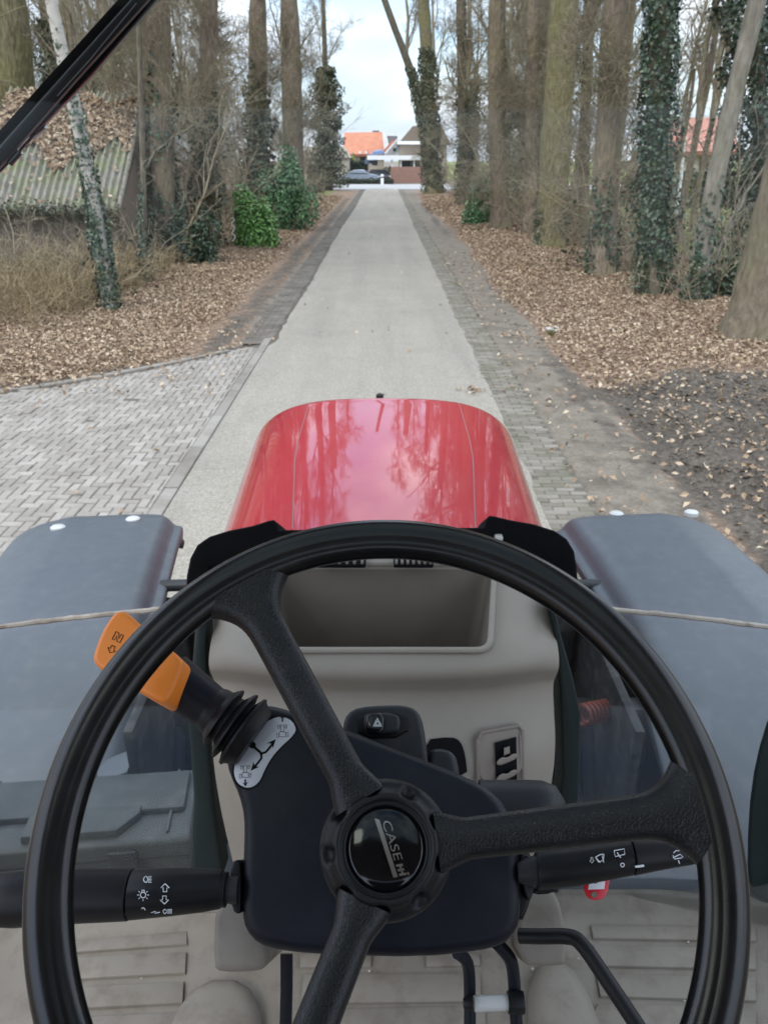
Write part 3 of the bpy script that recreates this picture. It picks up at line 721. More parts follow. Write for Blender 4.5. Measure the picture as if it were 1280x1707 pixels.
tree('thick yellowish green trunk without branches, mid right verge', [(917, 415), (924, 280), (932, 140), (940, 0)], 46, 40, 'bark_olive', group=GR, crown=1, ivy=(.0, 1.7, 900, .14), zc=7.5)
tree('narrow brown trunk just left of the yellowish green one', [(882, 392), (885, 250), (890, 0)], 22, 20, 'bark_brown', group=GR, crown=2, zc=7, low=1)
tree('reddish brown straight trunk beside the bluish shrub on the right verge', [(834, 385), (830, 250), (826, 120), (828, 0)], 31, 27, 'bark_brown', group=GR, crown=0, zc=5.0, low=0)
tree('slender trunk behind and right of the yellowish green one', [(968, 400), (973, 250), (982, 0)], 18, 15, 'bark_brown', group=GR, crown=1, zc=6.5, low=1, base=36)
tree('ivy covered tree leaning over the lane end on the right', [(730, 322), (712, 240), (690, 130), (655, 40), (630, -30)], 18, 9, 'bark_dark', group=GR, crown=2, ivy=(.2, 9, 2600, .30, (.12, .22)), zc=9.5, htop=13, ivym='ivy_olive')
tree('upright ivy clad tree at the lane end behind the leaning one', [(722, 324), (716, 200), (712, 100), (704, -20)], 26, 18, 'bark_olive', group=GR, crown=2, ivy=(.2, 10, 4600, .45, (.12, .22)), zc=6, htop=13, ivym='ivy_olive', cscale=1.1, low=0)
tree('dark twiggy trunk between the bluish shrub and the lane end trees', [(775, 345), (772, 200), (768, 0)], 20, 16, 'bark_dark', group=GR, crown=1, ivy=(.2, 7, 2200, .3, (.1, .2)), zc=4.5, low=1, ivym='ivy_olive')
tree('ivy covered evergreen looking tree behind the leaning grey trunk, right edge', [(1268, 430), (1268, 250), (1262, 100), (1255, 0)], 26, 24, 'bark_dark', group=GR, crown=0, ivy=[(.2, 8, 10500, 1.05, (.07, .13))], zc=6, base=20)
# ---- left row
tree('white birch with peeling bark and ivy at its foot, leaning left by the paved turning', [(186, 525), (172, 430), (158, 340), (128, 190), (103, 90), (84, -10)], 22, 17, 'bark_birch', cat='birch tree', group=GL, crown=2, ivy=[(.0, 2.6, 2900, .11, (.045, .085)), (1.0, 4.6, 1500, .13, (.045, .08))], zc=5.6, flare=.35, name='birch_tree', cscale=.6)
tree('massive brown trunk at the left edge behind the wiper', [(18, 362), (20, 250), (22, 100), (14, 0)], 66, 56, 'bark_olive', group=GL, crown=0, zc=6, low=0, base=23)
tree('brown trunk with ivy skirt right of the birch', [(274, 440), (272, 300), (268, 120), (264, 0)], 38, 34, 'bark_brown', group=GL, crown=1, ivy=[(.0, 2.6, 2600, .34, (.07, .13)), (2.5, 5.0, 700, .2)], zc=6.5, low=1)
tree('thin ivy wrapped stem close behind the birch', [(243, 480), (240, 380), (238, 240), (232, 40)], 11, 8, 'bark_dark', group=GL, crown=2, ivy=(.0, 2.4, 900, .12, (.06, .1)), zc=5, flare=.3, cscale=.55)
tree('grey brown trunk with dark ivy behind the lower laurel', [(338, 420), (344, 250), (350, 0)], 30, 26, 'bark_brown', group=GL, crown=0, ivy=(.2, 4.5, 3000, .42, (.09, .16)), zc=6, low=0, ivym='ivy_olive')
tree('tall trunk with hazy green ivy left of the big laurel', [(428, 385), (430, 200), (430, 0)], 32, 27, 'bark_brown', group=GL, crown=1, ivy=(.2, 6.0, 4200, .6, (.1, .2)), zc=7, low=1, ivym='ivy_olive', base=34)
tree('double width pinkish brown trunk rising behind the big laurel', [(492, 350), (488, 200), (482, 0)], 34, 28, 'bark_brown', group=GL, crown=0, zc=5.0, low=0, base=40)
tree('last tree on the left at the lane end, fan of upright branches above ivy', [(547, 318), (545, 200), (542, 100), (538, -30)], 14, 5, 'bark_dark', group=GL, crown=2, ivy=(.2, 9.5, 9500, 1.5, (.14, .26)), zc=4.5, htop=11, cscale=1.15, ivym='ivy_olive')
# ---- trees deeper in the wood
def copy_tree(o, loc, rz, s, label=None, group=None, category=None):
    c = o.copy(); COL.objects.link(c); c.location = loc; c.rotation_euler = (0, 0, rz); c.scale = (s, s, s)
    if label: c['label'] = label
    if group: c['group'] = group
    for ch in o.children:
        d = ch.copy(); COL.objects.link(d); d.parent = c
    return c
def generic(label, group, r0, barkm, cr, low, ivy=None, ivym='ivy_olive'):
    t = empty('tree', (0, 0, 0), label, 'tree', group)
    z = np.linspace(-.1, 9, 12); path = np.stack([np.cumsum(rng.normal(0, .05, 12)), np.cumsum(rng.normal(0, .05, 12)), z], -1); path[0, :2] = 0
    me, P, r = trunk_mesh('trunk', path, r0 * np.linspace(1, .62, 12), 12); obj('trunk', me, M[barkm], t, False)
    for nm, msh, zc in (('crown', CROWNS[cr], 5.0 if cr != 2 else 4.0),) + ((('side_branches', LOWTW[low], .6),) if low is not None else ()):
        c = bpy.data.objects.new(nm, msh); COL.objects.link(c); c.parent = t
        c.location = (np.interp(zc, z, path[:, 0]), np.interp(zc, z, path[:, 1]), zc)
    if ivy: obj('ivy', ivy_mesh(P, r, *ivy), M[ivym], t, False)
    return t
LW = 'bare brown tree deep in the wood behind the left verge trees'; LI = 'ivy hung tree deep in the wood behind the left verge trees'
RW = 'bare brown tree in the strip behind the right verge trees'; RI = 'ivy hung tree in the strip behind the right verge trees'
protos = [generic(LW, 'trees deep in the left wood', .17, 'bark_brown', 0, None), generic(LW, 'trees deep in the left wood', .13, 'bark_olive', 1, 1), generic(LI, 'ivy trees deep in the left wood', .16, 'bark_brown', 2, None, (.1, 8, 4200, .8, (.10, .2)))]
used = [False] * 3
spots = []
tries = 0
def far_ok(p, dmin): return all((p[0] - q[0]) ** 2 + (p[1] - q[1]) ** 2 > dmin ** 2 for q in spots)
while len(spots) < 40 and tries < 3000:
    tries += 1
    y = rng.uniform(25, 74); x = -rng.uniform(6.4 + y * .045, 12 + y * .34)
    if x < -5 and 16 < y < 31 and x > -17: continue
    if far_ok((x, y), 3.2): spots.append((x, y))
for i, (x, y) in enumerate(spots):
    k = (0, 1, 2, 0, 2)[i % 5]; rz = rng.uniform(0, 6.28); s = rng.uniform(.85, 1.25)
    if not used[k]: o = protos[k]; o.location = (x, y, 0); o.rotation_euler = (0, 0, rz); used[k] = True
    else: copy_tree(protos[k], (x, y, 0), rz, s)
rp = [copy_tree(protos[0], (0, 0, 0), 0, 1, RW, 'trees in the right strip'), copy_tree(protos[2], (0, 0, 0), 0, 1, RI, 'ivy trees in the right strip')]
spots = []; tries = 0
while len(spots) < 13 and tries < 3000:
    tries += 1
    y = rng.uniform(24, 72); x = rng.uniform(6.2, 9.6 + max(0, y - 36) * .2)
    if far_ok((x, y), 2.3) and abs(x / y - .345) > .03: spots.append((x, y))
for i, (x, y) in enumerate(spots):
    k = i % 2; rz = rng.uniform(0, 6.28); s = rng.uniform(.8, 1.15)
    if i < 2: o = rp[k]; o.location = (x, y, 0); o.rotation_euler = (0, 0, rz)
    else: copy_tree(rp[k], (x, y, 0), rz, s)

for i, (x, y) in enumerate([(9.4, 26), (11.5, 30.5), (8.6, 21.5), (12.5, 36)]):
    copy_tree(rp[0], (x, y, 0), rng.uniform(0, 6.28), rng.uniform(.6, .8))
# ------------------------------------------------------------------ undergrowth (uncountable)
def thicket(n, x0, x1, y0, y1, dens, h, r0, tw=4, k=3, lean=.5):
    P = scatter(n, x0, x1, y0, y1, dens); n = len(P); m = 6
    hh = rng.uniform(h[0], h[1], n); d = nrm(np.concatenate([rng.normal(0, lean, (n, 2)), np.ones((n, 1))], 1))
    Q = np.zeros((n, m, 3)); Q[:, 0, :2] = P; Q[:, 0, 2] = gz(P[:, 0], P[:, 1]) - .03
    for j in range(1, m):
        Q[:, j] = Q[:, j - 1] + d * (hh / (m - 1))[:, None]; d = nrm(d + rng.normal(0, .17, (n, 3)) - np.array([0, 0, .06]))
    Rr = np.full((n, 1), r0) * np.linspace(1, .4, m)[None] * rng.uniform(.6, 1.4, (n, 1))
    mb = MB(); mb.add(*tubes(Q, Rr, k))
    if tw:
        P2, R2 = grow(Q, Rr, tw, .2, .98, (h[0] * .3, h[1] * .35), (.4, 1.2), .1, 5, .65, .25); mb.add(*tubes(P2, np.maximum(R2, .005), 3))
        P3, R3 = grow(P2, R2, 2, .2, .98, (.15, .5), (.4, 1.2), .1, 4, .7, .25); mb.add(*tubes(P3, np.maximum(R3, .004), 3))
    return mb
mb = thicket(2100, -14, -4.6, 15, 66, lambda x, y: sstep(3.9, 5.0, -x) * np.where((y > 17.0) & (y < 26) & (x < -6.2), .12, 1) * .8, (.8, 3.0), .011, 5)
sap = thicket(150, -16, -5.2, 17, 64, lambda x, y: np.where((y > 17.5) & (y < 25) & (x < -6.2), .1, 1) * .9, (4, 8.5), .028, 22, 4, .22); mb.V += [v for v in sap.V]
for k_, l_ in sap.F.items(): mb.F.setdefault(k_, []).extend([f + mb.n for f in l_])
mb.n += sap.n
brs = thicket(190, -10.5, -5.3, 15.2, 17.6, lambda x, y: .9 + 0 * x, (.7, 1.5), .009, 4, 3, .4); mb.V += brs.V
for k_, l_ in brs.F.items(): mb.F.setdefault(k_, []).extend([f + mb.n for f in l_])
mb.n += brs.n
tag(obj('undergrowth', mb.mesh('undergrowth'), M['bramble']), 'tangle of bare brown bramble and saplings in the left wood', kind='stuff')
mb = thicket(1500, 4.7, 9.8, 14, 66, lambda x, y: sstep(4.5, 5.6, x) * .75, (.6, 2.3), .010, 5)
sap = thicket(80, 5.2, 11, 17, 64, lambda x, y: np.where(np.abs(x / y - .36) < .03, .1, 1) * .9, (4, 8), .026, 22, 4, .22); mb.V += sap.V
for k_, l_ in sap.F.items(): mb.F.setdefault(k_, []).extend([f + mb.n for f in l_])
mb.n += sap.n
tag(obj('undergrowth', mb.mesh('undergrowth'), M['bramble']), 'bare twigs and saplings between the right verge trees', kind='stuff')
mb = thicket(3600, -10, -4.6, 12.2, 20, lambda x, y: np.clip(sstep(4.7, 5.6, -x + .4 * wob(x, y, .7)) * sstep(11.8, 13.4, y), 0, 1), (.35, 1.15), .0045, 2, 3, .65)
tag(obj('dry_grass', mb.mesh('dry_grass'), M['straw']), 'pale straw coloured dead grass and stalks left of the birch', kind='stuff')
mb = MB()
for (n, x0, x1, y0, y1, zz, s) in ((7000, -14, -4.5, 15, 60, 1.6, .12), (5200, 4.9, 9.0, 15, 66, 1.5, .11)):
    cxs = rng.uniform(x0, x1, 60); cys = rng.uniform(y0, y1, 60); w = rng.integers(0, 60, n)
    C = np.stack([cxs[w] + rng.normal(0, .55, n), cys[w] + rng.normal(0, .7, n), np.abs(rng.normal(0, .55, n)) * zz * .7], -1)
    C = C[(np.abs(C[:, 0]) > 4.4)]
    mb.add(*leaves(C, rng.uniform(.5, 1.3, len(C)) * s, None, 1.6))
tag(obj('ground_ivy', mb.mesh('ground_ivy', False), M['hedge_dark']), 'dark ivy and bramble leaves under the trees', kind='stuff')

# ------------------------------------------------------------------ shrubs
def shrub(label, c, rad, n, size, mat, cat='shrub', name='shrub', group=None, stems=14):
    t = empty(name, (c[0], c[1], 0), label, cat, group)
    k = 26; lc = nrm(rng.normal(0, 1, (k, 3))) * rng.uniform(.35, .85, (k, 1)); lc[:, 2] = np.abs(lc[:, 2]) * .9 + .05; lr = rng.uniform(.22, .40, k)
    w = rng.integers(0, k, n); dirn = nrm(rng.normal(0, 1, (n, 3)))
    C = lc[w] + dirn * (lr[w] * rng.uniform(.45, 1.0, n) ** .5)[:, None]
    C[:, 2] = np.abs(C[:, 2]); C = C * np.array(rad)
    mb = MB(); mb.add(*leaves(C, rng.uniform(size[0], size[1], n), dirn + np.array([0, 0, .5]), .9, .5, .10)); obj('foliage', mb.mesh('foliage', False), M[mat], t, False)
    s = MB(); tip = lc[rng.integers(0, k, stems)] * np.array(rad); m = 6; u = np.linspace(0, 1, m)[None, :, None]
    P = np.array([0, 0, -.05]) * (1 - u) + tip[:, None, :] * u + rng.normal(0, .04, (stems, m, 3)); s.add(*tubes(P, np.full((stems, 1), .016) * np.linspace(1.2, .4, m)[None], 5)); obj('stems', s.mesh('stems'), M['twig'], t, False)
    return t
def shrub_px(label, cxp, top, bot, wpx, n, size, mat, **k):
    b = atZ(cxp, bot); D0 = np.dot(b - CAMP, FW); w = wpx / F * D0 / 2; h = atY(cxp, top, b[1])[2]
    return shrub(label, (b[0], b[1] + w * .6), (w, w * .9, h * 1.02), n, size, mat, **k)
LG = 'laurels on the left verge'
shrub_px('smaller bright green laurel shrub, nearest on the left verge', 414, 314, 418, 100, 6500, (.09, .17), 'laurel', name='laurel_shrub', group=LG)
shrub_px('larger glossy green laurel shrub behind the small bright one', 478, 250, 386, 112, 10500, (.10, .19), 'laurel_blue', name='laurel_shrub', group=LG)
shrub_px('dark narrow evergreen shrub by the lane end on the left', 528, 262, 324, 34, 2600, (.16, .3), 'hedge_dark', name='evergreen_shrub')
shrub_px('small clipped round bush on the left verge far ahead', 534, 327, 337, 14, 500, (.08, .14), 'hedge_dark', name='clipped_bush', cat='bush')
shrub_px('bluish green shrub at the foot of the reddish trunk', 797, 292, 378, 58, 5000, (.09, .18), 'laurel_blue', name='shrub')
shrub_px('ivy mound at the foot of the brown trunk right of the birch', 318, 330, 448, 110, 3400, (.07, .15), 'ivy', name='ivy_mound', cat='ivy')
shrub_px('low dark green bush under the right edge trees', 1230, 420, 505, 100, 3000, (.07, .13), 'ivy', name='ivy_mound', cat='ivy')
shrub_px('yellow green bush seen behind the ivy wrapped tree', 1146, 306, 350, 56, 3000, (.25, .5), 'lime_leaf', name='shrub')
shrub('dark hedge mass far behind the right verge trees', (17, 47), (4.5, 2.5, 2.1), 7000, (.25, .5), 'hedge_dark', name='hedge_bush', cat='hedge')
# snowdrops in the right verge
b = atZ(918, 560); t = empty('snowdrop_clump', (b[0], b[1], .02), 'small clump of white snowdrops in the leaves of the right verge', 'flower clump')
mb = MB(); n = 70; P = np.zeros((n, 4, 3)); a = rng.uniform(0, 6.28, n); l = rng.uniform(.06, .13, n)
for j in range(4): P[:, j] = np.stack([np.cos(a) * (.05 + l * .35 * j / 3), np.sin(a) * (.05 + l * .35 * j / 3), l * j / 3 * (1.1 - .1 * j)], -1) * np.array([1, 1, 1])
mb.add(*tubes(P, np.full((n, 1), .004) * np.array([[1, 1, .8, .4]]), 3)); obj('stalks', mb.mesh('stalks'), M['grass'], t, False)
mb = MB(); mb.add(*leaves(P[:40, 3] + np.array([0, 0, .01]), np.full(40, .035), None, 1.2, .7)); obj('blossom', mb.mesh('blossom', False), M['white_paint'], t, False)
# loose branches
for label, pts, r0 in (('thin pale branch leaning up to the right beside the big right trunk', [(1165, 500), (1182, 455), (1205, 395), (1240, 330), (1285, 255)], .035), ('bleached dead branch arching through the left wood', [(180, 330), (240, 285), (262, 250), (290, 225), (330, 205)], .045)):
    b = atZ(1175, 505) if 'right' in label else atY(180, 330, 21); P = np.array([atY(px, py, b[1] + .05 * i) for i, (px, py) in enumerate(pts)])
    mb = MB(); P = np.array([np.interp(np.linspace(0, 1, 14), np.linspace(0, 1, len(P)), P[:, i]) for i in range(3)]).T; P[1:-1] += rng.normal(0, .02, (12, 3)); tube(mb, P, r0 * np.linspace(1, .5, 14), 8)
    P2, R2 = grow(P[None], (r0 * np.linspace(1, .5, 14))[None], 9, .2, .95, (.4, 1.1), (.4, 1.0), .1, 6, .5, .2); mb.add(*tubes(P2, R2, 5))
    tag(obj('branch', mb.mesh('branch'), M['bark_grey']), label, 'branch')

# ================================================================== SHED, HOUSES AND THE LANE END
# low shed with a corrugated roof under leaves, left
sh = empty('shed', (-7.6, 20, 0), 'low old shed with mossy corrugated roof buried in brown leaves, left of the birch', 'shed')
e0, e1 = atY(38, 352, 18.2), atY(196, 352, 18.6)          # eave ends
r0_, r1_ = atY(92, 150, 22.2), atY(238, 158, 22.6)         # ridge ends
e0 = e0 - (e1 - e0) * .5; r0_ = r0_ - (r1_ - r0_) * .5
na, nb = 240, 14
uu = np.linspace(0, 1, na); vv = np.linspace(0, 1, nb)
grid = (e0[None, None] * (1 - uu)[:, None, None] + e1 * uu[:, None, None]) * (1 - vv)[None, :, None] + (r0_ * (1 - uu)[:, None, None] + r1_ * uu[:, None, None]) * vv[None, :, None]
nr_ = nrm(np.cross(e1 - e0, r0_ - e0)); grid = grid + nr_ * (.045 * np.sin(np.arange(na) / na * 2 * PI * 20))[:, None, None]
mb = MB(); idx = np.arange(na * nb).reshape(na, nb)
q = np.stack([idx[:-1, :-1], idx[1:, :-1], idx[1:, 1:], idx[:-1, 1:]], -1).reshape(-1, 4)
mb.add(grid.reshape(-1, 3), q); mb.add((grid - nr_ * .012).reshape(-1, 3), q[:, ::-1])
rf = obj('roof', mb.mesh('roof'), M['corrugated'], sh)
n = 7000; U, Vv = rng.uniform(0, 1, n), rng.uniform(0, 1, n) ** .8
kp = (Vv > .43 + .10 * np.sin(U * 9) + .05 * np.sin(U * 23)) & (Vv < .93 + .04 * np.sin(U * 14)) | (rng.uniform(0, 1, n) < .03); U, Vv = U[kp], Vv[kp]
C = (e0 * (1 - U)[:, None] + e1 * U[:, None]) * (1 - Vv)[:, None] + (r0_ * (1 - U)[:, None] + r1_ * U[:, None]) * Vv[:, None] + nr_ * rng.uniform(.03, .08, len(U))[:, None]
mb = MB(); mb.add(*leaves(C, rng.uniform(.09, .16, len(C)), np.broadcast_to(nr_, C.shape), .8))
tag(obj('leaf_blanket', mb.mesh('leaf_blanket', False), M['litter']), 'blanket of fallen leaves on the shed roof', kind='stuff')
mb = MB()
w0, w1 = e0 + np.array([.1, .25, 0]), e1 + np.array([-.1, .25, 0])
bk0, bk1 = r0_ + np.array([.1, 1.2, 0]), r1_ + np.array([-.1, 1.2, 0])
for a, b, ha, hb in ((w0, w1, w0[2], w1[2]), (w1, bk1, w1[2], bk1[2]), (bk1, bk0, bk1[2], bk0[2])):
    d = nrm(np.cross(b - a, [0, 0, 1])) * .05
    a0, b0 = np.array([a[0], a[1], 0]), np.array([b[0], b[1], 0])
    prism(mb, [a0, b0, np.array([b[0], b[1], hb - .08]), np.array([a[0], a[1], ha - .08])], d)
obj('wall', mb.mesh('wall', False), M['old_wood'], sh)
mb = MB(); box(mb, (w0 + w1) / 2 + np.array([0, -.03, -.75]), (1.0, .06, 1.0), .01); obj('door', mb.mesh('door', False), M['old_wood'], sh)
prevb = e1 + np.array([.02, 0, 0]); mb = MB(); tube(mb, [prevb + np.array([0, -.05, -.02]), r1_ + np.array([.02, 0, -.02])], .06, 6); obj('verge_board', mb.mesh('verge_board'), M['bark_grey'], sh)
mb = MB(); n = 900; U = rng.uniform(0, 1, n); C = e0 * (1 - U)[:, None] + e1 * U[:, None] + rng.normal(0, 1, (n, 3)) * np.array([.1, .1, .10]) + np.array([0, -.05, -.02])
mb.add(*leaves(C, rng.uniform(.07, .12, n), None, 1.2)); obj('moss_fringe', mb.mesh('moss_fringe', False), M['ivy_olive'], sh)

def pbox(mb, px0, py0, px1, py1, y, depth, bevel=.0):
    a, b = atY(px0, py1, y), atY(px1, py0, y)
    box(mb, ((a[0] + b[0]) / 2, y + depth / 2, (a[2] + b[2]) / 2), (b[0] - a[0], depth, b[2] - a[2]), bevel)
def ppoly(mb, pts, y, depth): prism(mb, [atY(px, py, y) for px, py in pts], (0, depth, 0))
def part(name, mat, parent, fn, smooth=False):
    mb = MB(); fn(mb); return obj(name, mb.mesh(name, smooth), M[mat], parent)
# orange roofed farmhouse
h = empty('farmhouse', (-2, 118, 0), 'long low farmhouse with bright orange tiled roof at the lane end', 'house')
def roof_slab(mb, pts, y0, y1, th=.25):
    (ax_, ay), (bx, by), (cx_, cy_), (dx, dy) = pts    # eave left, eave right, ridge right, ridge left (pixels)
    prism(mb, [atY(ax_, ay, y0), atY(bx, by, y0), atY(cx_, cy_, y1), atY(dx, dy, y1)], (0, .1, -th))
part('roof', 'tile_orange', h, lambda m: roof_slab(m, [(572, 257), (641, 257), (637, 220), (574, 221)], 112, 117))
part('wall', 'stone_beige', h, lambda m: pbox(m, 574, 255, 640, 306, 112.6, 8))
part('verge_board', 'white_paint', h, lambda m: ppoly(m, [(637, 219), (640, 219), (645, 240), (641, 241)], 112.4, .4))
c = part('chimney', 'slate', h, lambda m: pbox(m, 621, 217.5, 632, 223, 117, 1.2))
for px in (582, 600, 620): part('window', 'window_dark', h, lambda m: pbox(m, px, 262, px + 9, 275, 112.52, .1))
for px in (600, 611): part('skylight', 'white_paint', h, lambda m: pbox(m, px - 1.8, 252, px + 1.8, 256, 111.9, .12))
# white gabled house
h = empty('gabled_house', (2, 108, 0), 'white gabled house with orange roof edge and white verge boards', 'house')
part('wall', 'plaster', h, lambda m: ppoly(m, [(642, 266), (667, 266), (667, 242), (663, 232), (648, 248), (642, 255)], 107, 6))
part('roof', 'tile_orange', h, lambda m: ppoly(m, [(636, 254), (641, 254), (661, 231), (652, 236)], 106.7, 6.4))
part('verge_board', 'white_paint', h, lambda m: ppoly(m, [(641, 255.5), (643.5, 256.5), (666, 230), (664, 228.5)], 106.3, .35))
part('roof', 'slate', h, lambda m: ppoly(m, [(645, 226.5), (662, 226.5), (664, 236), (648, 240)], 112, 3))
part('window', 'window_dark', h, lambda m: pbox(m, 655, 247, 660, 252, 106.95, .1))
# tan house with the carport
h = empty('brick_house', (4, 104, 0), 'tan brick house with dark roof and white carport behind the right hand trees', 'house')
part('wall', 'brick_tan', h, lambda m: pbox(m, 666, 240, 745, 302, 104, 8))
part('roof', 'old_wood', h, lambda m: ppoly(m, [(662, 241), (752, 241), (735, 208), (688, 210)], 103.5, 9))
part('gutter', 'white_paint', h, lambda m: pbox(m, 662, 235.5, 700, 240.5, 103.2, .5))
cp = part('carport_roof', 'white_paint', h, lambda m: pbox(m, 612, 259, 706, 266.5, 97.5, 6))
for px in (653, 668, 690): part('post', 'white_paint', h, lambda m: pbox(m, px - 1.4, 266.5, px + 1.4, 304, 97.9, .18))
part('carport_dark', 'window_dark', h, lambda m: pbox(m, 668, 268, 700, 300, 103.9, .2))  # dark panel put in for the dark beneath the carport
# brick garden wall, hedges, awning, outbuilding
w = MB(); pbox(w, 651, 278, 709, 305, 94, .3); tag(obj('garden_wall', w.mesh('garden_wall', False), M['brick_red']), 'red brick garden wall right of the parked cars', 'wall')
def leafbox(name, label, cat, px0, py0, px1, py1, y, depth, n, size, mat):
    a, b = atY(px0, py1, y), atY(px1, py0, y)
    C = np.stack([rng.uniform(a[0], b[0], n), rng.uniform(y, y + depth, n), np.abs(rng.uniform(max(0, a[2]), b[2] * .97, n) + rng.normal(0, .05, n))], -1)
    mb = MB(); mb.add(*leaves(C, rng.uniform(*size, n), None, 1.6)); box(mb, ((a[0] + b[0]) / 2, y + depth / 2, b[2] * .45), (b[0] - a[0] - .3, depth * .6, b[2] * .86), .1)
    return tag(obj(name, mb.mesh(name, False), M[mat]), label, cat)
leafbox('hedge', 'low clipped hedge along the far side of the street, in front of the cars', 'hedge', 553, 299, 656, 309, 92.4, .9, 3500, (.12, .22), 'hedge_dark')
leafbox('hedge', 'tall dark hedge behind the silver car', 'hedge', 580, 268, 612, 306, 102, 1.2, 2600, (.2, .35), 'hedge_dark')
shrub_px('light yellow green garden bush in front of the orange roof', 588, 255, 303, 26, 1200, (.25, .5), 'lime_leaf', name='garden_bush', cat='bush')
shrub_px('brownish bush between the dark car and the brick wall', 648, 270, 305, 22, 1200, (.2, .4), 'ivy_olive', name='garden_bush', cat='bush')
w = MB(); prism(w, [atY(px, py, 101) for px, py in ((618, 259), (640, 257), (638, 251), (623, 253))], (0, 1.2, .15)); pbox(w, 608, 267, 626, 273, 101, .2); pbox(w, 613, 250, 614.2, 300, 101.5, .15)
tag(obj('awning', w.mesh('awning', False), M['blue']), 'blue awning in the yard above the parked cars', 'awning')
t = empty('outbuilding', (-6, 96, 0), 'small beige outbuilding behind the last tree on the left', 'shed')
part('wall', 'stone_beige', t, lambda m: pbox(m, 500, 262, 580, 306, 96, 5)); part('roof', 'stone_beige', t, lambda m: ppoly(m, [(497, 263), (583, 263), (572, 244), (512, 244)], 95.6, 6))
part('door', 'white_paint', t, lambda m: pbox(m, 559, 284, 566, 304, 95.9, .12))
t = empty('bollard', (0, 91.5, 0), 'small white post at the kerb below the parked cars', 'post')
b = atY(637, 306, 91.5); mb = MB(); lathe(mb, (b[0], 91.5, 0), (0, 0, 1), [(0, .16), (.9, .16), (1.0, .13), (1.05, .02)], 14); obj('shaft', mb.mesh('shaft'), M['white_paint'], t)
mb = MB(); lathe(mb, (b[0], 91.5, .68), (0, 0, 1), [(0, .165), (.14, .165)], 14); obj('band', mb.mesh('band'), M['car_black'], t)
# parked cars
def car(label, x, y, rz, mat):
    t = empty('parked_car', (0, 0, 0), label, 'car', 'cars parked across the street')
    side = [(-2.1, .35), (-2.12, .75), (-1.75, .92), (-1.05, .98), (-.45, 1.42), (.75, 1.46), (1.45, 1.02), (2.05, .9), (2.15, .55), (2.1, .33)]
    prof = chaikin(np.array([(a, -.85, b) for a, b in side]), 2); mb = MB(); prism(mb, prof, (0, 1.7, 0), .12, 3); obj('body', mb.mesh('body', True, 40), M[mat], t, False)
    for s in (-1, 1):
        mb = MB(); prism(mb, [(-.98, s * .852, .98), (-.42, s * .80, 1.34), (.72, s * .80, 1.36), (1.32, s * .852, 1.0)], (0, s * .012, 0)); obj('side_window', mb.mesh('side_window', False), M['window_dark'], t, False)
        for xx in (-1.3, 1.35):
            mb = MB(); lathe(mb, (xx, s * .70, .32), (0, s, 0), [(0, .30), (.02, .32), (.16, .32), (.19, .29)], 20); w = obj('wheel', mb.mesh('wheel', True, 40), M['tyre'], t, False)
            mb = MB(); lathe(mb, (xx, s * .70, .32), (0, s, 0), [(.17, .2), (.195, .19), (.2, .02)], 16); obj('rim', mb.mesh('rim', True, 40), M['zinc'], w, False)
        mb = MB(); box(mb, (-2.08, s * .6, .72), (.1, .34, .14), .03); obj('headlight', mb.mesh('headlight'), M['white_paint'], t, False)
    for (xa, za, xb, zb, nm) in ((-1.05, .99, -.5, 1.37, 'windscreen'), (1.43, 1.03, .8, 1.40, 'rear_window')):
        s = -1 if xa < 0 else 1
        mb = MB(); prism(mb, [(xa + s * .01, -.7, za + .02), (xa + s * .01, .7, za + .02), (xb + s * .01, .62, zb + .02), (xb + s * .01, -.62, zb + .02)], (s * .02, 0, .02)); obj(nm, mb.mesh(nm, False), M['window_dark'], t, False)
    t.location = (x, y, 0); t.rotation_euler = (0, 0, rz); return t
a = atY(602, 303, 96); car('silver blue car parked behind the low hedge, the left one of two', a[0], 96.5, R(172), 'car_silver')
a = atY(632, 303, 97); car('dark car parked beside the silver one, under the white carport', a[0], 98, R(112), 'car_black')
# things glimpsed behind the right strip
h = empty('cottage', (26, 62, 0), 'cottage with pale red tiled roof glimpsed between the trees on the right', 'house')
part('roof', 'tile_red', h, lambda m: roof_slab(m, [(1085, 252), (1230, 252), (1222, 196), (1100, 196)], 58, 63))
part('wall', 'stone_beige', h, lambda m: pbox(m, 1090, 250, 1226, 300, 58.6, 6))
for px in (1110, 1165, 1195): part('window', 'window_dark', h, lambda m: pbox(m, px, 260, px + 12, 278, 58.5, .1))
a, b = atY(1134, 300, 40), atY(1143, 206, 40)
mb = MB(); tube(mb, [(a[0], 40, 0), a, b], [.085, .08, .06], 10); tag(obj('white_post', mb.mesh('white_post'), M['white_paint']), 'tall slightly leaning white pole in front of the cottage on the right', 'pole')
b = atY(977, 262, 44); t = empty('garden_lamp', (b[0], 44, 0), 'white round lamp head on a thin post among the right verge trees', 'lamp')
mb = MB(); tube(mb, [(b[0], 44, 0), (b[0], 44, b[2] - .1)], .04, 8); obj('post', mb.mesh('post'), M['zinc'], t)
mb = MB(); lathe(mb, (b[0], 44, b[2] - .14), (0, 0, 1), [(0, .08), (.03, .2), (.14, .24), (.22, .2), (.27, .05)], 16); obj('lamp_head', mb.mesh('lamp_head'), M['white_paint'], t)

# ================================================================== THE TRACTOR
T = empty('tractor', (0, 1.0, 0), 'red tractor seen from its driver seat, grey front fenders and beige cab interior', 'tractor')
def P_(name, mb, mat, parent=None, smooth=True, sharp=38, flip=False):
    return obj(name, mb.mesh(name, smooth, sharp), M[mat], parent or T)
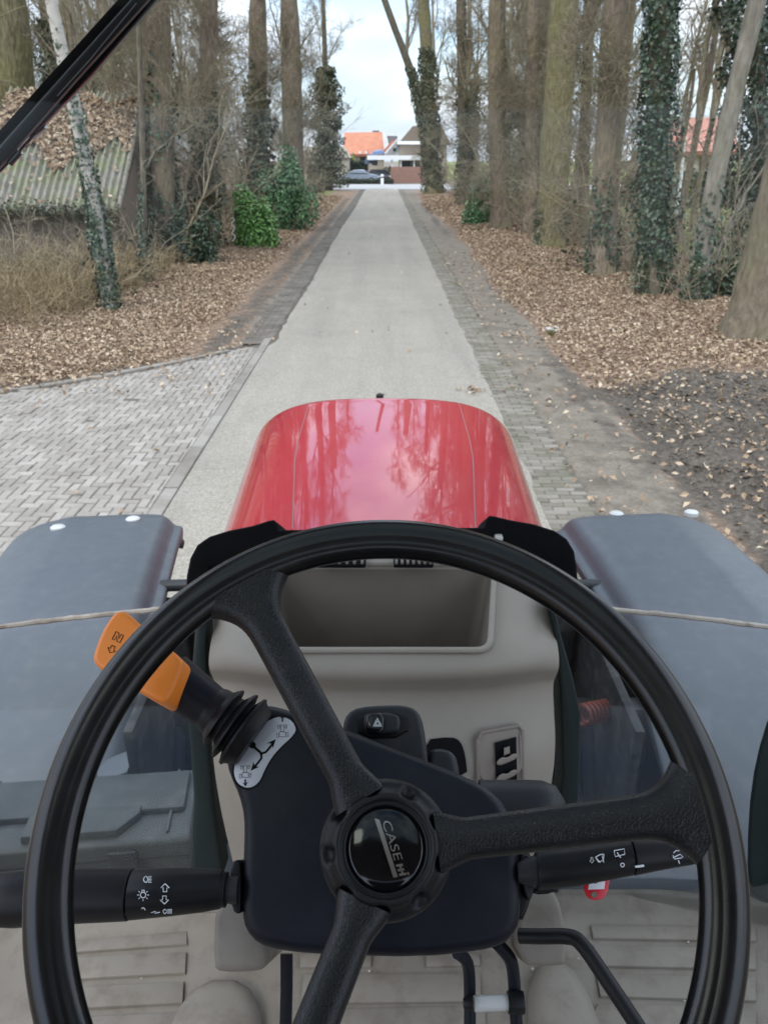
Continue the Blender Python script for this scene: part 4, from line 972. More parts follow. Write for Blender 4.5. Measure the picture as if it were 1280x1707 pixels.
# ---- bonnet
HX = .496
def hood_pt(u, v):
    """u across -1..1 (arc), v along 0..1"""
    yb, yf = 1.42, 2.955
    a = u * PI / 2
    # superellipse section
    pw = 4.6
    sx = np.sign(np.sin(a)) * np.abs(np.sin(a)) ** (2 / pw); cz = np.abs(np.cos(a)) ** (2 / pw)
    return sx, cz
nu, nv = 97, 80
us = np.linspace(-1, 1, nu); vs = np.linspace(0, 1, nv)
V = np.zeros((nv, nu, 3))
def spow(a, p): return np.sign(a) * np.abs(a) ** p
for i, v in enumerate(vs):
    y = 1.76 + 1.37 * min(1, v / .5); dr = (y - 1.76) / 1.3; th = 0 if v < .5 else (v - .5) / .5 * PI / 2
    fy, fz = spow(math.sin(th), 2 / 2.7), spow(math.cos(th), 2 / 2.7)
    a = us * PI / 2; sx = spow(np.sin(a), 2 / 4.6); cz = np.abs(np.cos(a)) ** (2 / 4.6)
    yy = y + .22 * fy * (1 - .18 * np.abs(sx) ** 3)
    crown = .042 * (1 - sx * sx)
    V[i] = np.stack([(HX + .082 * dr * (1 - .25 * fy)) * sx * (1 - .05 * fy ** 3), yy, 1.182 - .070 * dr + (.475 + crown) * cz * (.25 + .75 * fz)], -1)
mb = MB(); idx = np.arange(nu * nv).reshape(nv, nu)
mb.add(V.reshape(-1, 3), np.stack([idx[:-1, :-1], idx[:-1, 1:], idx[1:, 1:], idx[1:, :-1]], -1).reshape(-1, 4))
hood = P_('hood', mb, 'red_paint', sharp=None)
from mathutils.bvhtree import BVHTree
hv = [Vector(p) for p in V.reshape(-1, 3)]; hb = BVHTree.FromPolygons(hv, np.stack([idx[:-1, :-1], idx[:-1, 1:], idx[1:, 1:], idx[1:, :-1]], -1).reshape(-1, 4).tolist())
for s in (-1, 1):
    pts = []
    for y in np.linspace(1.78, 3.20, 60):
        xx = s * np.interp(y, [1.45, 1.8, 2.39, 2.62, 3.1], [.19, .237, .295, .308, .318])
        hit = hb.ray_cast(Vector((xx, y, 3)), Vector((0, 0, -1)))
        if hit[0]: pts.append(np.array(hit[0]) + np.array([0, 0, -.001]))
    mb = MB(); tube(mb, pts, .0024, 6); P_('seam', mb, 'seam', hood)
p = atY(633, 658, 3.32); mb = MB(); lathe(mb, p - np.array([0, 0, .098]), (0, 0, 1), [(0, .016), (.08, .010), (.085, .017), (.098, .017), (.104, .008)], 16); P_('front_marker', mb, 'black', hood)
# ---- engine side, bracket, pipes seen through the lower glass
mb = MB(); box(mb, (0, 1.95, 1.05), (.62, 1.5, .5), .03); box(mb, (0, 1.70, 1.06), (1.0, .06, 1.05), .02)
for s in (-1, 1):
    box(mb, (s * .36, 1.75, 1.18), (.16, .5, .22), .02); box(mb, (s * .40, 1.45, .95), (.2, .3, .35), .03); box(mb, (s * .47, 2.02, 1.22), (.3, .12, .12), .02)
    box(mb, (s * .55, 1.5, .72), (.5, .9, .12), .02); box(mb, (s * .44, 1.52, .95), (.44, .06, .78), .02)
P_('engine_block', mb, 'engine_dark')
for s in (-1, 1):
    mb = MB(); box(mb, (s * .52, 1.66, 1.02), (.022, .86, .95), .006); P_('side_panel', mb, 'engine_dark')
mb = MB()
for s in (-1, 1):
    tube(mb, [(s * .30, 1.95, 1.40), (s * .52, 1.98, 1.405), (s * .66, 1.98, 1.40)], .018, 10)
    tube(mb, [(s * .50, 1.33, .8), (s * .505, 1.38, 1.1), (s * .51, 1.5, 1.28)], .022, 12); tube(mb, [(s * .43, 1.3, .7), (s * .44, 1.36, 1.0), (s * .42, 1.45, 1.2)], .012, 10)
P_('pipe', mb, 'charcoal')
mb = MB(); a0, a1 = atY(968, 1192, 1.38), atY(1030, 1180, 1.42); tt = np.linspace(0, 1, 140)
ax_ = nrm(a1 - a0); u_ = nrm(np.cross(ax_, [0, 0, 1])); v_ = np.cross(ax_, u_)
tube(mb, a0[None] * (1 - tt)[:, None] + a1[None] * tt[:, None] + .022 * (np.cos(tt * 2 * PI * 9)[:, None] * u_ + np.sin(tt * 2 * PI * 9)[:, None] * v_), .0042, 6); P_('coil_spring', mb, 'rust_red')
# ---- front wheels and fenders
for s, yaw in ((-1, 8.0), (1, 2.5)):
    piv = np.array([s * .86, 1.80, 0]); Rz = np.array(Matrix.Rotation(R(yaw), 3, 'Z'))
    def tr(p): return (np.asarray(p) - piv) @ Rz.T + piv
    mb = MB(); lathe(mb, (piv[0] - .22, 1.80, .66), (1, 0, 0), [(0, .30), (.0, .56), (.03, .63), (.08, .655), (.36, .655), (.41, .63), (.44, .56), (.44, .30)], 56)
    for i in range(22):
        a = i / 22 * 2 * PI
        for sd in (-1, 1):
            box(mb, (piv[0] + sd * .11, 1.80 + .665 * math.cos(a + sd * .07), .66 + .665 * math.sin(a + sd * .07)), (.23, .05, .05), .008, 1, Matrix.Rotation(a - PI / 2, 3, 'X') @ Matrix.Rotation(sd * .5, 3, 'Z'))
    mb.V = [tr(v) for v in mb.V]; w = P_('front_wheel', mb, 'tyre')
    mb = MB(); lathe(mb, (piv[0] - .2, 1.80, .66), (1, 0, 0), [(.0, .36), (.05, .36), (.08, .2), (.3, .2), (.35, .36), (.4, .36)], 40); mb.V = [tr(v) for v in mb.V]; P_('rim', mb, 'engine_dark', w)
    # fender: cross-section across (from the inner lip to the outer lip) swept along an arc
    m = 60; tf = np.linspace(0, 1, m)
    yy = 2.53 - tf * 1.62
    zz = 1.462 - .030 * ((yy - 1.85) / .6) ** 2 - .10 * np.clip((yy - 2.36) / .17, 0, 1) ** 2.2 - .42 * np.clip((1.72 - yy) / .8, 0, 1) ** 1.7
    xi, xo = .615, 1.175
    sec = chaikin(np.array([(xi + .012, -.085), (xi, -.062), (xi + .004, -.055), (xi + .018, -.05), (xi + .03, -.047), (xi + .055, -.012), (xi + .09, -.001), (.80, .004), (.95, .006), (.985, .0085), (1.06, -.004), (1.12, -.018), (1.155, -.035), (xo, -.07), (xo, -.11)]), 2, False)
    ns = len(sec); V = np.zeros((2, m, ns, 3))
    for i in range(m):
        rnd = np.clip((yy[i] - 2.28) / .25, 0, 1); sh_ = 1 - .0 * rnd
        xc = sec[:, 0].copy(); 
        # rounded outer front corner
        lim = xo - .22 * rnd ** 2.6; xc = np.where(xc > 1.0, 1.0 + (xc - 1.0) * (lim - 1.0) / (xo - 1.0), xc)
        limi = xi + .03 * rnd ** 3; xc = np.where(xc < .7, .7 - (.7 - xc) * (.7 - limi) / (.7 - xi), xc)
        for k, off in enumerate((0, -.012)):
            V[k, i] = np.stack([s * xc, yy[i] + 0 * xc, zz[i] + sec[:, 1] + off], -1)
    idx = np.arange(m * ns).reshape(m, ns); q = np.stack([idx[:-1, :-1], idx[:-1, 1:], idx[1:, 1:], idx[1:, :-1]], -1).reshape(-1, 4)
    mb = MB(); mb.add(tr(V[0].reshape(-1, 3)), q[:, ::-1] if s > 0 else q); mb.add(tr(V[1].reshape(-1, 3)), q if s > 0 else q[:, ::-1])
    edge = np.concatenate([V[0, 0]]); tube(mb, tr(edge - np.array([0, 0, .006])), .009, 8)
    f = P_('fender', mb, 'fender_grey', sharp=None)
    for px, py in (((97, 880), (222, 866)) if s < 0 else ((1027, 857), (1152, 855))):
        bv = BVHTree.FromPolygons([Vector(v) for v in tr(V[0].reshape(-1, 3))], q.tolist()); hit = bv.ray_cast(Vector(CAMP), Vector(ray(px, py)).normalized())
        p = np.array(hit[0]) if hit[0] else atZ(px, py, 1.43)
        mb = MB(); lathe(mb, p - np.array([0, 0, .009]), (0, .12, 1), [(0, .024), (.012, .024), (.017, .018), (.019, .004)], 20); P_('bolt', mb, 'zinc', f)
# ---- windshield with the gasket across it
def ws_y(x, z):   # plan-curved glass, upper pane leans a little forward, lower pane tucks in
    base = np.where(z > 1.84, 1.16 + .05 * (z - 1.84), 1.16 - .26 * (1.84 - z) / .39)
    return base - .12 * (np.abs(x) / .75) ** 2
def pane(z0, z1, x1, nz):
    xg = np.linspace(-x1, x1, 41); zg = np.linspace(z0, z1, nz); XX, ZZ = np.meshgrid(xg, zg)
    idx = np.arange(XX.size).reshape(XX.shape)
    return mesh_np('pane', np.stack([XX, ws_y(XX, ZZ), ZZ], -1).reshape(-1, 3), np.stack([idx[:-1, :-1], idx[:-1, 1:], idx[1:, 1:], idx[1:, :-1]], -1).reshape(-1, 4))
ws = obj('windshield', pane(1.862, 3.05, .80, 12), M['glass'], T)
obj('lower_glass', pane(1.46, 1.838, .80, 6), M['glass'], T)
for side in ((-.80, -.24), (.24, .80)):
    xg = np.linspace(side[0], side[1], 60); jit = .0004 * rng.normal(0, 1, 60)
    mb = MB(); tube(mb, np.stack([xg, ws_y(xg, xg * 0 + 1.85) - .004, 1.85 + jit], -1), .0042 + np.abs(jit), 8)
    P_('gasket', mb, 'gasket', ws)
mb = MB()   # dried drips on the glass
for px, py, l in ((388, 362, 40), (430, 545, 14), (362, 268, 3), (724, 160, 3), (742, 248, 3)):
    pts = []
    for k in range(10):
        y = py + l * k / 9; r = ray(px + (3 * math.sin(k * 1.9) + k * .3 if l > 10 else 0), y); tt_ = 1.05
        for _ in range(12):
            q_ = CAMP + r * tt_; tt_ = tt_ * ws_y(q_[0], np.array(q_[2])) / q_[1]
        pts.append(CAMP + r * tt_ - np.array([0, .001, 0]))
    ribbon(mb, pts, .0018 if l > 10 else .0015, np.array([0, -1, 0]))
P_('dried_drip', mb, 'dirt_white', ws, False, None)
# ---- wiper on the outside of the windscreen
def wsp(px, py, off=.03):
    r = ray(px, py); t_ = 1.1
    for _ in range(14):
        q_ = CAMP + r * t_; t_ = t_ * (ws_y(q_[0], np.array(q_[2])) + off) / q_[1]
    return CAMP + r * t_
def bar(mb, pts, w, d, off):
    path = np.array([wsp(px, py, off) for px, py in pts]); t_ = nrm(path[-1] - path[0]); up_ = np.array([0, -1, 0.0]); sd = nrm(np.cross(t_, up_)); sweep(mb, path, sd, up_, w, d, 12, 5)
wip = MB(); bar(wip, [(262, -30), (120, 128), (-30, 300)], .0075, .006, .02); wiper = P_('wiper', wip, 'black', T)
mb = MB(); bar(mb, [(236, -30), (100, 120), (-30, 264)], .0055, .004, .034); P_('rubber_blade', mb, 'black_matt', wiper)
mb = MB(); bar(mb, [(275, -25), (150, 120), (52, 222)], .0055, .008, .045); bar(mb, [(70, 203), (48, 222)], .010, .008, .05); bar(mb, [(64, 218), (30, 255), (-20, 306)], .0018, .003, .042); bar(mb, [(30, 248), (12, 268)], .009, .004, .03); P_('arm', mb, 'gloss_black', wiper)
mb = MB(); bar(mb, [(246, -30), (115, 116), (-20, 268)], .0007, .0007, .010); bar(mb, [(228, 5), (150, 100), (96, 160)], .0006, .0006, .010); P_('edge_strip', mb, 'pipe_grey', wiper)

# ---- cab floor with raised mat pads
FZ = 1.45
mb = MB()
xl = np.linspace(-1.0, 1.0, 60); yl = np.linspace(-.2, .885, 40)
front = np.where(xl < 0, .85, .885)
XX, TT = np.meshgrid(xl, np.linspace(0, 1, 40)); YY = -.2 + TT * (front[None] + .2)
Zf = FZ + .018 * np.clip((TT - .965) / .035, 0, 1) + .10 * np.clip((np.abs(XX) - .62) / .05, 0, 1) ** 1.5
idx = np.arange(XX.size).reshape(XX.shape); q = np.stack([idx[:-1, :-1], idx[:-1, 1:], idx[1:, 1:], idx[1:, :-1]], -1).reshape(-1, 4)
mb.add(np.stack([XX, YY, Zf], -1).reshape(-1, 3), q)
tube(mb, np.stack([xl, front, FZ + .014 + 0 * xl], -1), .008, 8)
mb.add([(xl[0], .85, FZ), (0, .85, FZ), (0, .84, FZ - .3), (xl[0], .84, FZ - .3)], [[0, 1, 2, 3]]); mb.add([(0, .885, FZ), (1, .885, FZ), (1, .875, FZ - .3), (0, .875, FZ - .3)], [[0, 1, 2, 3]])
floor = P_('cab_floor', mb, 'floor_beige', sharp=50)
def pad(pts): 
    mb = MB(); prism(mb, [atZ(px, py, FZ + .004) for px, py in pts], (0, 0, -.004 - .001), .002, 2, False); P_('mat_pad', mb, 'floor_beige', floor)
def padz(pts, h=.0055):
    mb = MB(); base = [atZ(px, py, FZ + h) for px, py in pts]; prism(mb, base, (0, 0, -h - .002), .0025, 2, False); P_('mat_pad', mb, 'floor_beige', floor)
padz([(80, 1572), (312, 1551), (312, 1573), (80, 1590)]); padz([(80, 1597), (311, 1586), (309, 1621), (80, 1634)]); padz([(80, 1647), (307, 1635), (305, 1671), (80, 1683)]); padz([(80, 1697), (300, 1686), (318, 1712), (318, 1740), (80, 1745)])
padz([(984, 1541), (1260, 1545), (1260, 1568), (988, 1563)]); padz([(988, 1574), (1260, 1580), (1260, 1615), (994, 1609)]); padz([(993, 1622), (1260, 1628), (1260, 1668), (1000, 1660)]); padz([(996, 1672), (1260, 1680), (1260, 1720), (975, 1712)])
padz([(505, 1623), (800, 1621), (802, 1668), (502, 1672)]); padz([(490, 1682), (808, 1676), (812, 1760), (480, 1760)]); padz([(500, 1588), (620, 1588), (618, 1610), (500, 1612)]); padz([(710, 1588), (800, 1588), (800, 1608), (710, 1610)])
# foot-well humps either side of the column
mb = MB()
for s, (x0, x1, y0, y1) in ((-1, (-.30, -.165, .50, .735)), (1, (.20, .30, .50, .765))):
    mb = MB(); prism(mb, chaikin(np.array([(x0, y0, FZ + .032), (x1, y0, FZ + .032), (x1, y1, FZ + .032), (x0, y1, FZ + .032)]), 2), (0, 0, -.06), .028, 4, False); P_('bulkhead_hump', mb, 'floor_beige', floor)
pass

mb = MB(); n = 90; C = np.stack([rng.uniform(-.5, .5, n), rng.uniform(.45, .83, n), np.full(n, FZ + .004)], -1); r0 = rng.uniform(.0008, .003, n)
V = C[:, None, :] + oct_[None] * r0[:, None, None] * rng.uniform(.5, 1.4, (n, 6, 1)); mb.add(V.reshape(-1, 3), (np.arange(n)[:, None, None] * 6 + of[None]).reshape(-1, 3))
tag(obj('crumbs', mb.mesh('crumbs', False), M['dirt_white']), 'pale crumbs of dry dirt on the cab floor', kind='stuff')
# ---- beige dash console with its tray
prof = chaikin(np.array([(1.07, 2.045), (.97, 2.033), (.845, 1.996), (.80, 1.984), (.783, 1.965), (.80, 1.938), (.812, 1.915), (.79, 1.875), (.755, 1.835), (.742, 1.78), (.745, 1.70), (.765, 1.60), (.79, 1.44), (1.07, 1.44)]), 2)
def con_z(y_): pass
nc = 41; xc = np.linspace(-1, 1, nc); W = .233
V = []
for x_ in xc:
    e = abs(x_) ** 5; yq = 1.07 - (1.07 - prof[:, 0]) * (1 - .16 * e - .05 * abs(x_) ** 2); zq = prof[:, 1] - .03 * abs(x_) ** 8 * sstep(1.80, 1.97, prof[:, 1])
    wq = W * x_ * np.where(prof[:, 1] < 1.80, 1 - .04 * np.clip((1.80 - prof[:, 1]) / .3, 0, 1), 1.0)
    wq = wq * (1 - .26 * sstep(.90, 1.05, prof[:, 0]) * (prof[:, 1] > 1.9))
    V.append(np.stack([wq, yq, zq], -1))
V = np.array(V); npf = len(prof); idx = np.arange(nc * npf).reshape(nc, npf)
mb = MB(); mb.add(V.reshape(-1, 3), np.stack([idx[:-1], idx[1:], np.roll(idx, -1, 1)[1:], np.roll(idx, -1, 1)[:-1]], -1).reshape(-1, 4), )
mb.add(V[0], [list(range(npf))]); mb.add(V[-1], [list(range(npf))[::-1]])
b_ = bmesh.new(); tmp = mb.mesh('c'); b_.from_mesh(tmp); bmesh.ops.remove_doubles(b_, verts=b_.verts, dist=1e-6); bmesh.ops.recalc_face_normals(b_, faces=b_.faces); b_.to_mesh(tmp); b_.free()
def ring(fx, bx, fy, by, z_f, z_b, r, n=6):
    base = np.array([(-fx, fy, z_f), (fx, fy, z_f), (bx, by, z_b), (-bx, by, z_b)]); out = []
    for i in range(4):
        p, a, c = base[i], base[i - 1], base[(i + 1) % 4]; da, dc = nrm(a - p), nrm(c - p)
        for t in np.linspace(0, 1, n): out.append((p + da * r) * (1 - t) ** 2 + 2 * p * t * (1 - t) + (p + dc * r) * t * t)
    return np.array(out)
TXo = -.006
topring = ring(.137, .160, .808, .955, 1.988, 2.030, .018); botring = ring(.120, .138, .835, .945, 1.87, 1.87, .014)
for r_ in (topring, botring): r_[:, 0] += TXo
cut = MB(); n_ = len(topring); up_ = topring + np.array([0, 0, .05]); V = np.concatenate([botring, topring, up_])
fs = [[i, (i + 1) % n_, n_ + (i + 1) % n_, n_ + i] for i in range(n_)] + [[n_ + i, n_ + (i + 1) % n_, 2 * n_ + (i + 1) % n_, 2 * n_ + i] for i in range(n_)]
cut.add(V, fs, [list(range(n_))[::-1]], [list(range(2 * n_, 3 * n_))])
cm = cut.mesh('cut'); b_ = bmesh.new(); b_.from_mesh(cm); bmesh.ops.recalc_face_normals(b_, faces=b_.faces); b_.to_mesh(cm); b_.free()
con = boolean(tmp, cm)
for p in con.polygons: p.use_smooth = True
con.set_sharp_from_angle(angle=R(35)); con.materials.clear()
dash = obj('dash_console', con, M['beige'], T)
# tray liner: the darker inside of the tray, 1 mm proud of the console's own recess
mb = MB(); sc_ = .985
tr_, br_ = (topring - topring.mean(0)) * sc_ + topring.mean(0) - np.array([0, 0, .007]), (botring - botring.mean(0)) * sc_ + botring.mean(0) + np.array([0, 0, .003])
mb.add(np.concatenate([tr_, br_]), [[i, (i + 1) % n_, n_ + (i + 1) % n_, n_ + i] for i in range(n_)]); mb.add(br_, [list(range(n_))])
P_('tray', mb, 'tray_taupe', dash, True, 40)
mb = MB(); rr_ = np.concatenate([topring, topring[:1]]); tube(mb, (rr_ - topring.mean(0)) * 1.015 + topring.mean(0) + np.array([0, 0, .0005]), .0042, 8, False); P_('tray_rim', mb, 'beige', dash)
# defrost vents behind the tray
for cx0, cx1 in ((522, 610), (656, 722)):
    a, b = atZ(cx0, 943, 2.037), atZ(cx1, 943, 2.037); mb = MB(); y0 = a[1]
    box(mb, ((a[0] + b[0]) / 2, y0 + .013, 2.038), (b[0] - a[0], .034, .006), .002); v = P_('defrost_vent', mb, 'black_matt', dash)
    mb = MB()
    for k in range(7): box(mb, (a[0] + (b[0] - a[0]) * (k + .5) / 7, y0 + .013, 2.0425), (.004, .032, .005), .001, 1)
    P_('louvre', mb, 'beige_dark', v)
# black instrument cowl
def cowl(pts, y, dep, nm):
    mb = MB(); prism(mb, [atY(px, py, y) for px, py in pts], (0, dep, -dep * .62), .006, 3); return P_(nm, mb, 'black_matt')
cw = [(308, 1000), (310, 960), (316, 930), (328, 908), (348, 894), (380, 884), (420, 876), (448, 867), (456, 866), (461, 871), (463, 883), (640, 881), (808, 879), (811, 866), (816, 859), (826, 860), (850, 866), (890, 873), (925, 884), (946, 898), (958, 918), (963, 950), (965, 990), (925, 1010), (925, 945), (800, 925), (480, 925), (350, 945), (350, 1010)]
ic = cowl(cw, 1.02, .10, 'instrument_cowl')
mb = MB(); box(mb, atY(831, 896, 1.012), (.012, .012, .008), .003); P_('cowl_screw', mb, 'zinc', ic)
# tinted rubber strips beside the console
for pts in ([(343, 1030), (346, 1200), (356, 1330), (372, 1460), (318, 1460), (322, 1330), (312, 1200), (325, 1040)], [(922, 1005), (935, 1060), (955, 1130), (968, 1190), (966, 1300), (958, 1420), (930, 1490), (905, 1490), (925, 1400), (938, 1290), (934, 1150), (925, 1060)]):
    mb = MB(); prism(mb, [atY(px, py, .87) for px, py in pts], (0, .05, -.01), .008, 3); P_('side_seal', mb, 'teal_dark')
# side air vent
def con_hit(px, py, off=0.0):
    r = ray(px, py); best = None
    for i in range(npf):
        a, b = prof[i], prof[(i + 1) % npf]
        # ray: y = t r1, z = H + t r2
        d = b - a; den = r[1] * d[1] - r[2] * d[0]
        if abs(den) < 1e-9: continue
        # solve t*(r1,r2) + (0,H) = a + s d
        t = (a[0] * d[1] - (a[1] - H) * d[0]) / den; s = ((a[0]) * r[2] - (a[1] - H) * r[1]) / den
        if 0 <= s <= 1 and t > 0 and (best is None or t < best): best = t
    if best is None: best = .75 / r[1]
    x_ = abs(best * r[0]) / W; best *= 1 + .0
    q = CAMP + r * best; e = min(1, x_) ** 5; q[1] = 1.07 - (1.07 - q[1]) * (1 - .16 * e - .05 * min(1, x_) ** 2)
    return q - nrm(r) * off
def con_prism(name, pts, mat, off, th, bev, parent, cls='con'):
    mb = MB(); pp = np.array([con_hit(px, py, off) for px, py in pts]); d = nrm(pp.mean(0) - CAMP); prism(mb, pp, d * th, bev, 3); return P_(name, mb, mat, parent)
_ch = con_hit
def con_hit(px, py, off=0.0): return _ch(px, py + 15, off)
sv = con_prism('side_vent', chaikin(np.array([(796, 1214), (803, 1210), (868, 1210), (874, 1216), (877, 1310), (800, 1310)]), 1), 'beige_dark', .010, .03, .004, dash)
mb = MB(); 
def con_bar(mb, pts, w, off):
    P0 = np.array([con_hit(px, py, off) for px, py in pts]); tube(mb, P0, w, 8)
con_bar(mb, [(798, 1312), (797, 1222), (804, 1212), (867, 1212), (875, 1222), (877, 1312)], .0025, .010); P_('vent_bezel', mb, 'beige_dark', sv)
con_prism('vent_slot', [(826, 1232), (864, 1230), (866, 1308), (829, 1308)], 'black_matt', .0125, .004, .001, sv)
for y0 in (1262, 1290):
    con_prism('vent_blade', chaikin(np.array([(828, y0 + 4), (838, y0 - 4), (848, y0), (858, y0 - 5), (866, y0 - 2), (865, y0 + 6), (848, y0 + 9), (832, y0 + 11)]), 1), 'beige_dark', .018, .008, .002, sv)
con_prism('vent_wheel', [(842, 1244), (852, 1243), (853, 1256), (842, 1257)], 'beige_dark', .018, .008, .002, sv)
con_hit = _ch
con_prism('recess_shade', chaikin(np.array([(706, 1234), (752, 1230), (768, 1238), (776, 1262), (780, 1300), (706, 1300)]), 1), 'black_matt', .003, .004, .001, dash)  # thin black panel standing in for the shade of a recess

# ---- steering column shroud and what is on it
def dprism(name, pts, d, th, mat, bev, parent, seg=3, sm=1, both=True):
    mb = MB(); pp = np.array(pts, float)
    if sm: pp = chaikin(pp, sm)
    prism(mb, [atD(px, py, d) for px, py in pp], AX * th, bev, seg, both); return P_(name, mb, mat, parent)
SHR = [(374, 1264), (380, 1290), (396, 1325), (404, 1360), (404, 1400), (401, 1470), (400, 1520), (406, 1552), (428, 1577), (470, 1588), (560, 1595), (700, 1598), (800, 1588), (842, 1577), (864, 1553), (871, 1520), (869, 1440), (862, 1388), (845, 1342), (818, 1315), (780, 1294), (700, 1262), (640, 1239), (580, 1216), (520, 1195), (470, 1178), (442, 1172), (424, 1182), (390, 1232)]
shr = dprism('column_shroud', SHR, .572, .085, 'shroud_navy', .009, T, 4)
dprism('shroud_flange', [(870, 1400), (884, 1420), (890, 1452), (886, 1500), (868, 1545), (850, 1500), (850, 1420)], .592, .04, 'black', .004, shr)
mb = MB(); lathe(mb, atD(640, 1400, .60), AX, [(0, .055), (.25, .05), (.5, .05)], 28); P_('steering_column', mb, 'engine_dark')
# switch tower with the hazard rocker
sw = dprism('switch_tower', [(571, 1238), (571, 1208), (578, 1188), (598, 1177), (640, 1174), (672, 1174), (692, 1180), (703, 1194), (710, 1230), (716, 1290), (571, 1290)], .625, .05, 'charcoal', .005, T)
dprism('switch_bezel', [(595, 1188), (678, 1186), (680, 1228), (597, 1231)], .621, .01, 'black', .002, sw, 2, 1)
rk = dprism('rocker_switch', [(606, 1194), (612, 1189), (640, 1187), (658, 1189), (667, 1196), (667, 1216), (660, 1222), (640, 1224), (614, 1223), (607, 1216)], .615, .012, 'charcoal', .003, sw, 3, 1)
dprism('rocker_cap', [(612, 1190), (640, 1187), (640, 1224), (613, 1222), (609, 1206)], .610, .01, 'gloss_black', .002, sw, 3, 1)
mb = MB()
for k in (1.0, .55):
    pts = [(629 + 8 * k * math.sin(a), 1206 - 8.5 * k * math.cos(a)) for a in (0, 2 * PI / 3, 4 * PI / 3, 2 * PI)]
    for a_, b_2 in zip(pts[:-1], pts[1:]): ribbon(mb, [atD(*a_, .6094), atD(*b_2, .6094)], .0006, AX)
P_('hazard_mark', mb, 'white_mark', rk, False, None)
dprism('steering_lock', [(712, 1252), (730, 1246), (752, 1250), (764, 1266), (768, 1310), (712, 1310)], .635, .04, 'charcoal', .006, T)
# direction plate with its pictograms
PL = [(470, 1194), (455, 1197), (432, 1210), (413, 1228), (399, 1250), (391, 1274), (390, 1292), (397, 1307), (411, 1314), (424, 1311), (434, 1301), (441, 1284), (452, 1264), (466, 1247), (487, 1228), (494, 1217), (490, 1206), (483, 1199)]
plate = dprism('direction_plate', PL, .5712, .0012, 'silver_plate', .0003, shr, 2, 2)
mb = MB(); rr_ = chaikin(np.array(PL, float), 2); rr_ = np.concatenate([rr_, rr_[:1]]); ribbon(mb, [atD(px, py, .5715) for px, py in (rr_ - rr_.mean(0)) * 1.035 + rr_.mean(0)], .0012, AX); P_('plate_edge', mb, 'black_mark', shr, False, None)
IM = MB(); DI = .5708
def st(mb, pts, w, d=DI):
    ribbon(mb, [atD(px, py, d) for px, py in pts], w * pxm(440, 1250, d), AX)
def fillp(mb, pts, d=DI): mb.add([atD(px, py, d) for px, py in pts], [list(range(len(pts)))])
fillp(IM, circ(421, 1242, 5.6, 20)[:-1])
st(IM, [(421, 1242), (428, 1249), (434, 1254), (436, 1258)], 4)
st(IM, [(436, 1256), (443, 1254), (450, 1246), (457, 1236)], 3.6); st(IM, [(436, 1256), (436, 1264), (430, 1272), (421, 1282)], 3.6)
for tip, d_ in (((460, 1232), (.66, -.75)), ((418, 1285), (-.66, .75))):
    t_ = np.array(tip); d_ = np.array(d_); n__ = np.array([-d_[1], d_[0]])
    fillp(IM, [t_, t_ - d_ * 15 + n__ * 6.5, t_ - d_ * 10, t_ - d_ * 15 - n__ * 6.5])
for cx0, cy0, dr in ((471, 1220, -1), (409, 1288, 1)):
    def rc(a, b, w, h): st(IM, [(cx0 + a - w, cy0 + b - h), (cx0 + a + w, cy0 + b - h), (cx0 + a + w, cy0 + b + h), (cx0 + a - w, cy0 + b + h), (cx0 + a - w, cy0 + b - h)], .7)
    rc(0, 4, 5, 4); rc(0, -6, 2.6, 5.5); rc(-8, 6, 1.6, 3.6); rc(8, 4.5, 1.6, 3.6); rc(-6, -8.5, 1.4, 3); rc(6, -9, 1.4, 3)
    yb = cy0 + (12 if dr > 0 else -18); ye = yb + dr * 9
    st(IM, [(cx0, yb - dr * 1), (cx0, ye - dr * 3)], 2.4); fillp(IM, [(cx0, ye + dr * 2), (cx0 - 4.5, ye - dr * 5), (cx0, ye - dr * 2.5), (cx0 + 4.5, ye - dr * 5)])
P_('pictogram', IM, 'black_mark', plate, False, None)
# shuttle lever: orange knob, dark shaft, rubber bellows
LD = .545
pA, pB = atD(190, 1062, LD + .006), atD(432, 1238, LD + .022); la = nrm(pB - pA)
tpos = lambda px, py: (px - 190) / (432 - 190) * np.linalg.norm(pB - pA)
mb = MB(); t0, t1 = tpos(285, 1128), tpos(372, 1196)
kx_ = np.linalg.norm(pB - pA) / 242.0
lathe(mb, pA, la, [(t0, .0185), (t0 + .2 * (t1 - t0), .0178), (t1 - .004, .0152), (t1 + .01, .015)], 36, 1.0); lev = P_('shuttle_lever', mb, 'shroud_navy')
mb = MB(); q0 = tpos(358, 1192)
lathe(mb, pA, la, [(q0 - .004, .0155), (q0, .017), (q0 + 8 * kx_, .0175), (q0 + 16 * kx_, .0225), (q0 + 18 * kx_, .0228), (q0 + 18.5 * kx_, .021), (q0 + 16 * kx_, .017), (q0 + 26 * kx_, .018), (q0 + 34 * kx_, .0255), (q0 + 36.5 * kx_, .026), (q0 + 37.5 * kx_, .024), (q0 + 34 * kx_, .019), (q0 + 42 * kx_, .020), (q0 + 47 * kx_, .0265), (q0 + 50 * kx_, .0268), (q0 + 52 * kx_, .025), (q0 + 66 * kx_, .021)], 44); P_('bellows', mb, 'black', lev)
KN = [(157, 1106), (154, 1096), (158, 1080), (167, 1056), (180, 1033), (190, 1021), (197, 1018), (208, 1018), (216, 1024), (240, 1046), (282, 1080), (298, 1093), (304, 1102), (303, 1114), (294, 1140), (282, 1164), (276, 1171), (266, 1171), (240, 1157), (200, 1133), (170, 1117)]
kn = dprism('knob', KN, LD - .024, .052, 'orange', .010, lev, 5, 1)
mb = MB(); DK = LD - .0243
def kst(pts, w=1.5): ribbon(mb, [atD(px, py, DK) for px, py in pts], w * pxm(190, 1070, DK), AX)
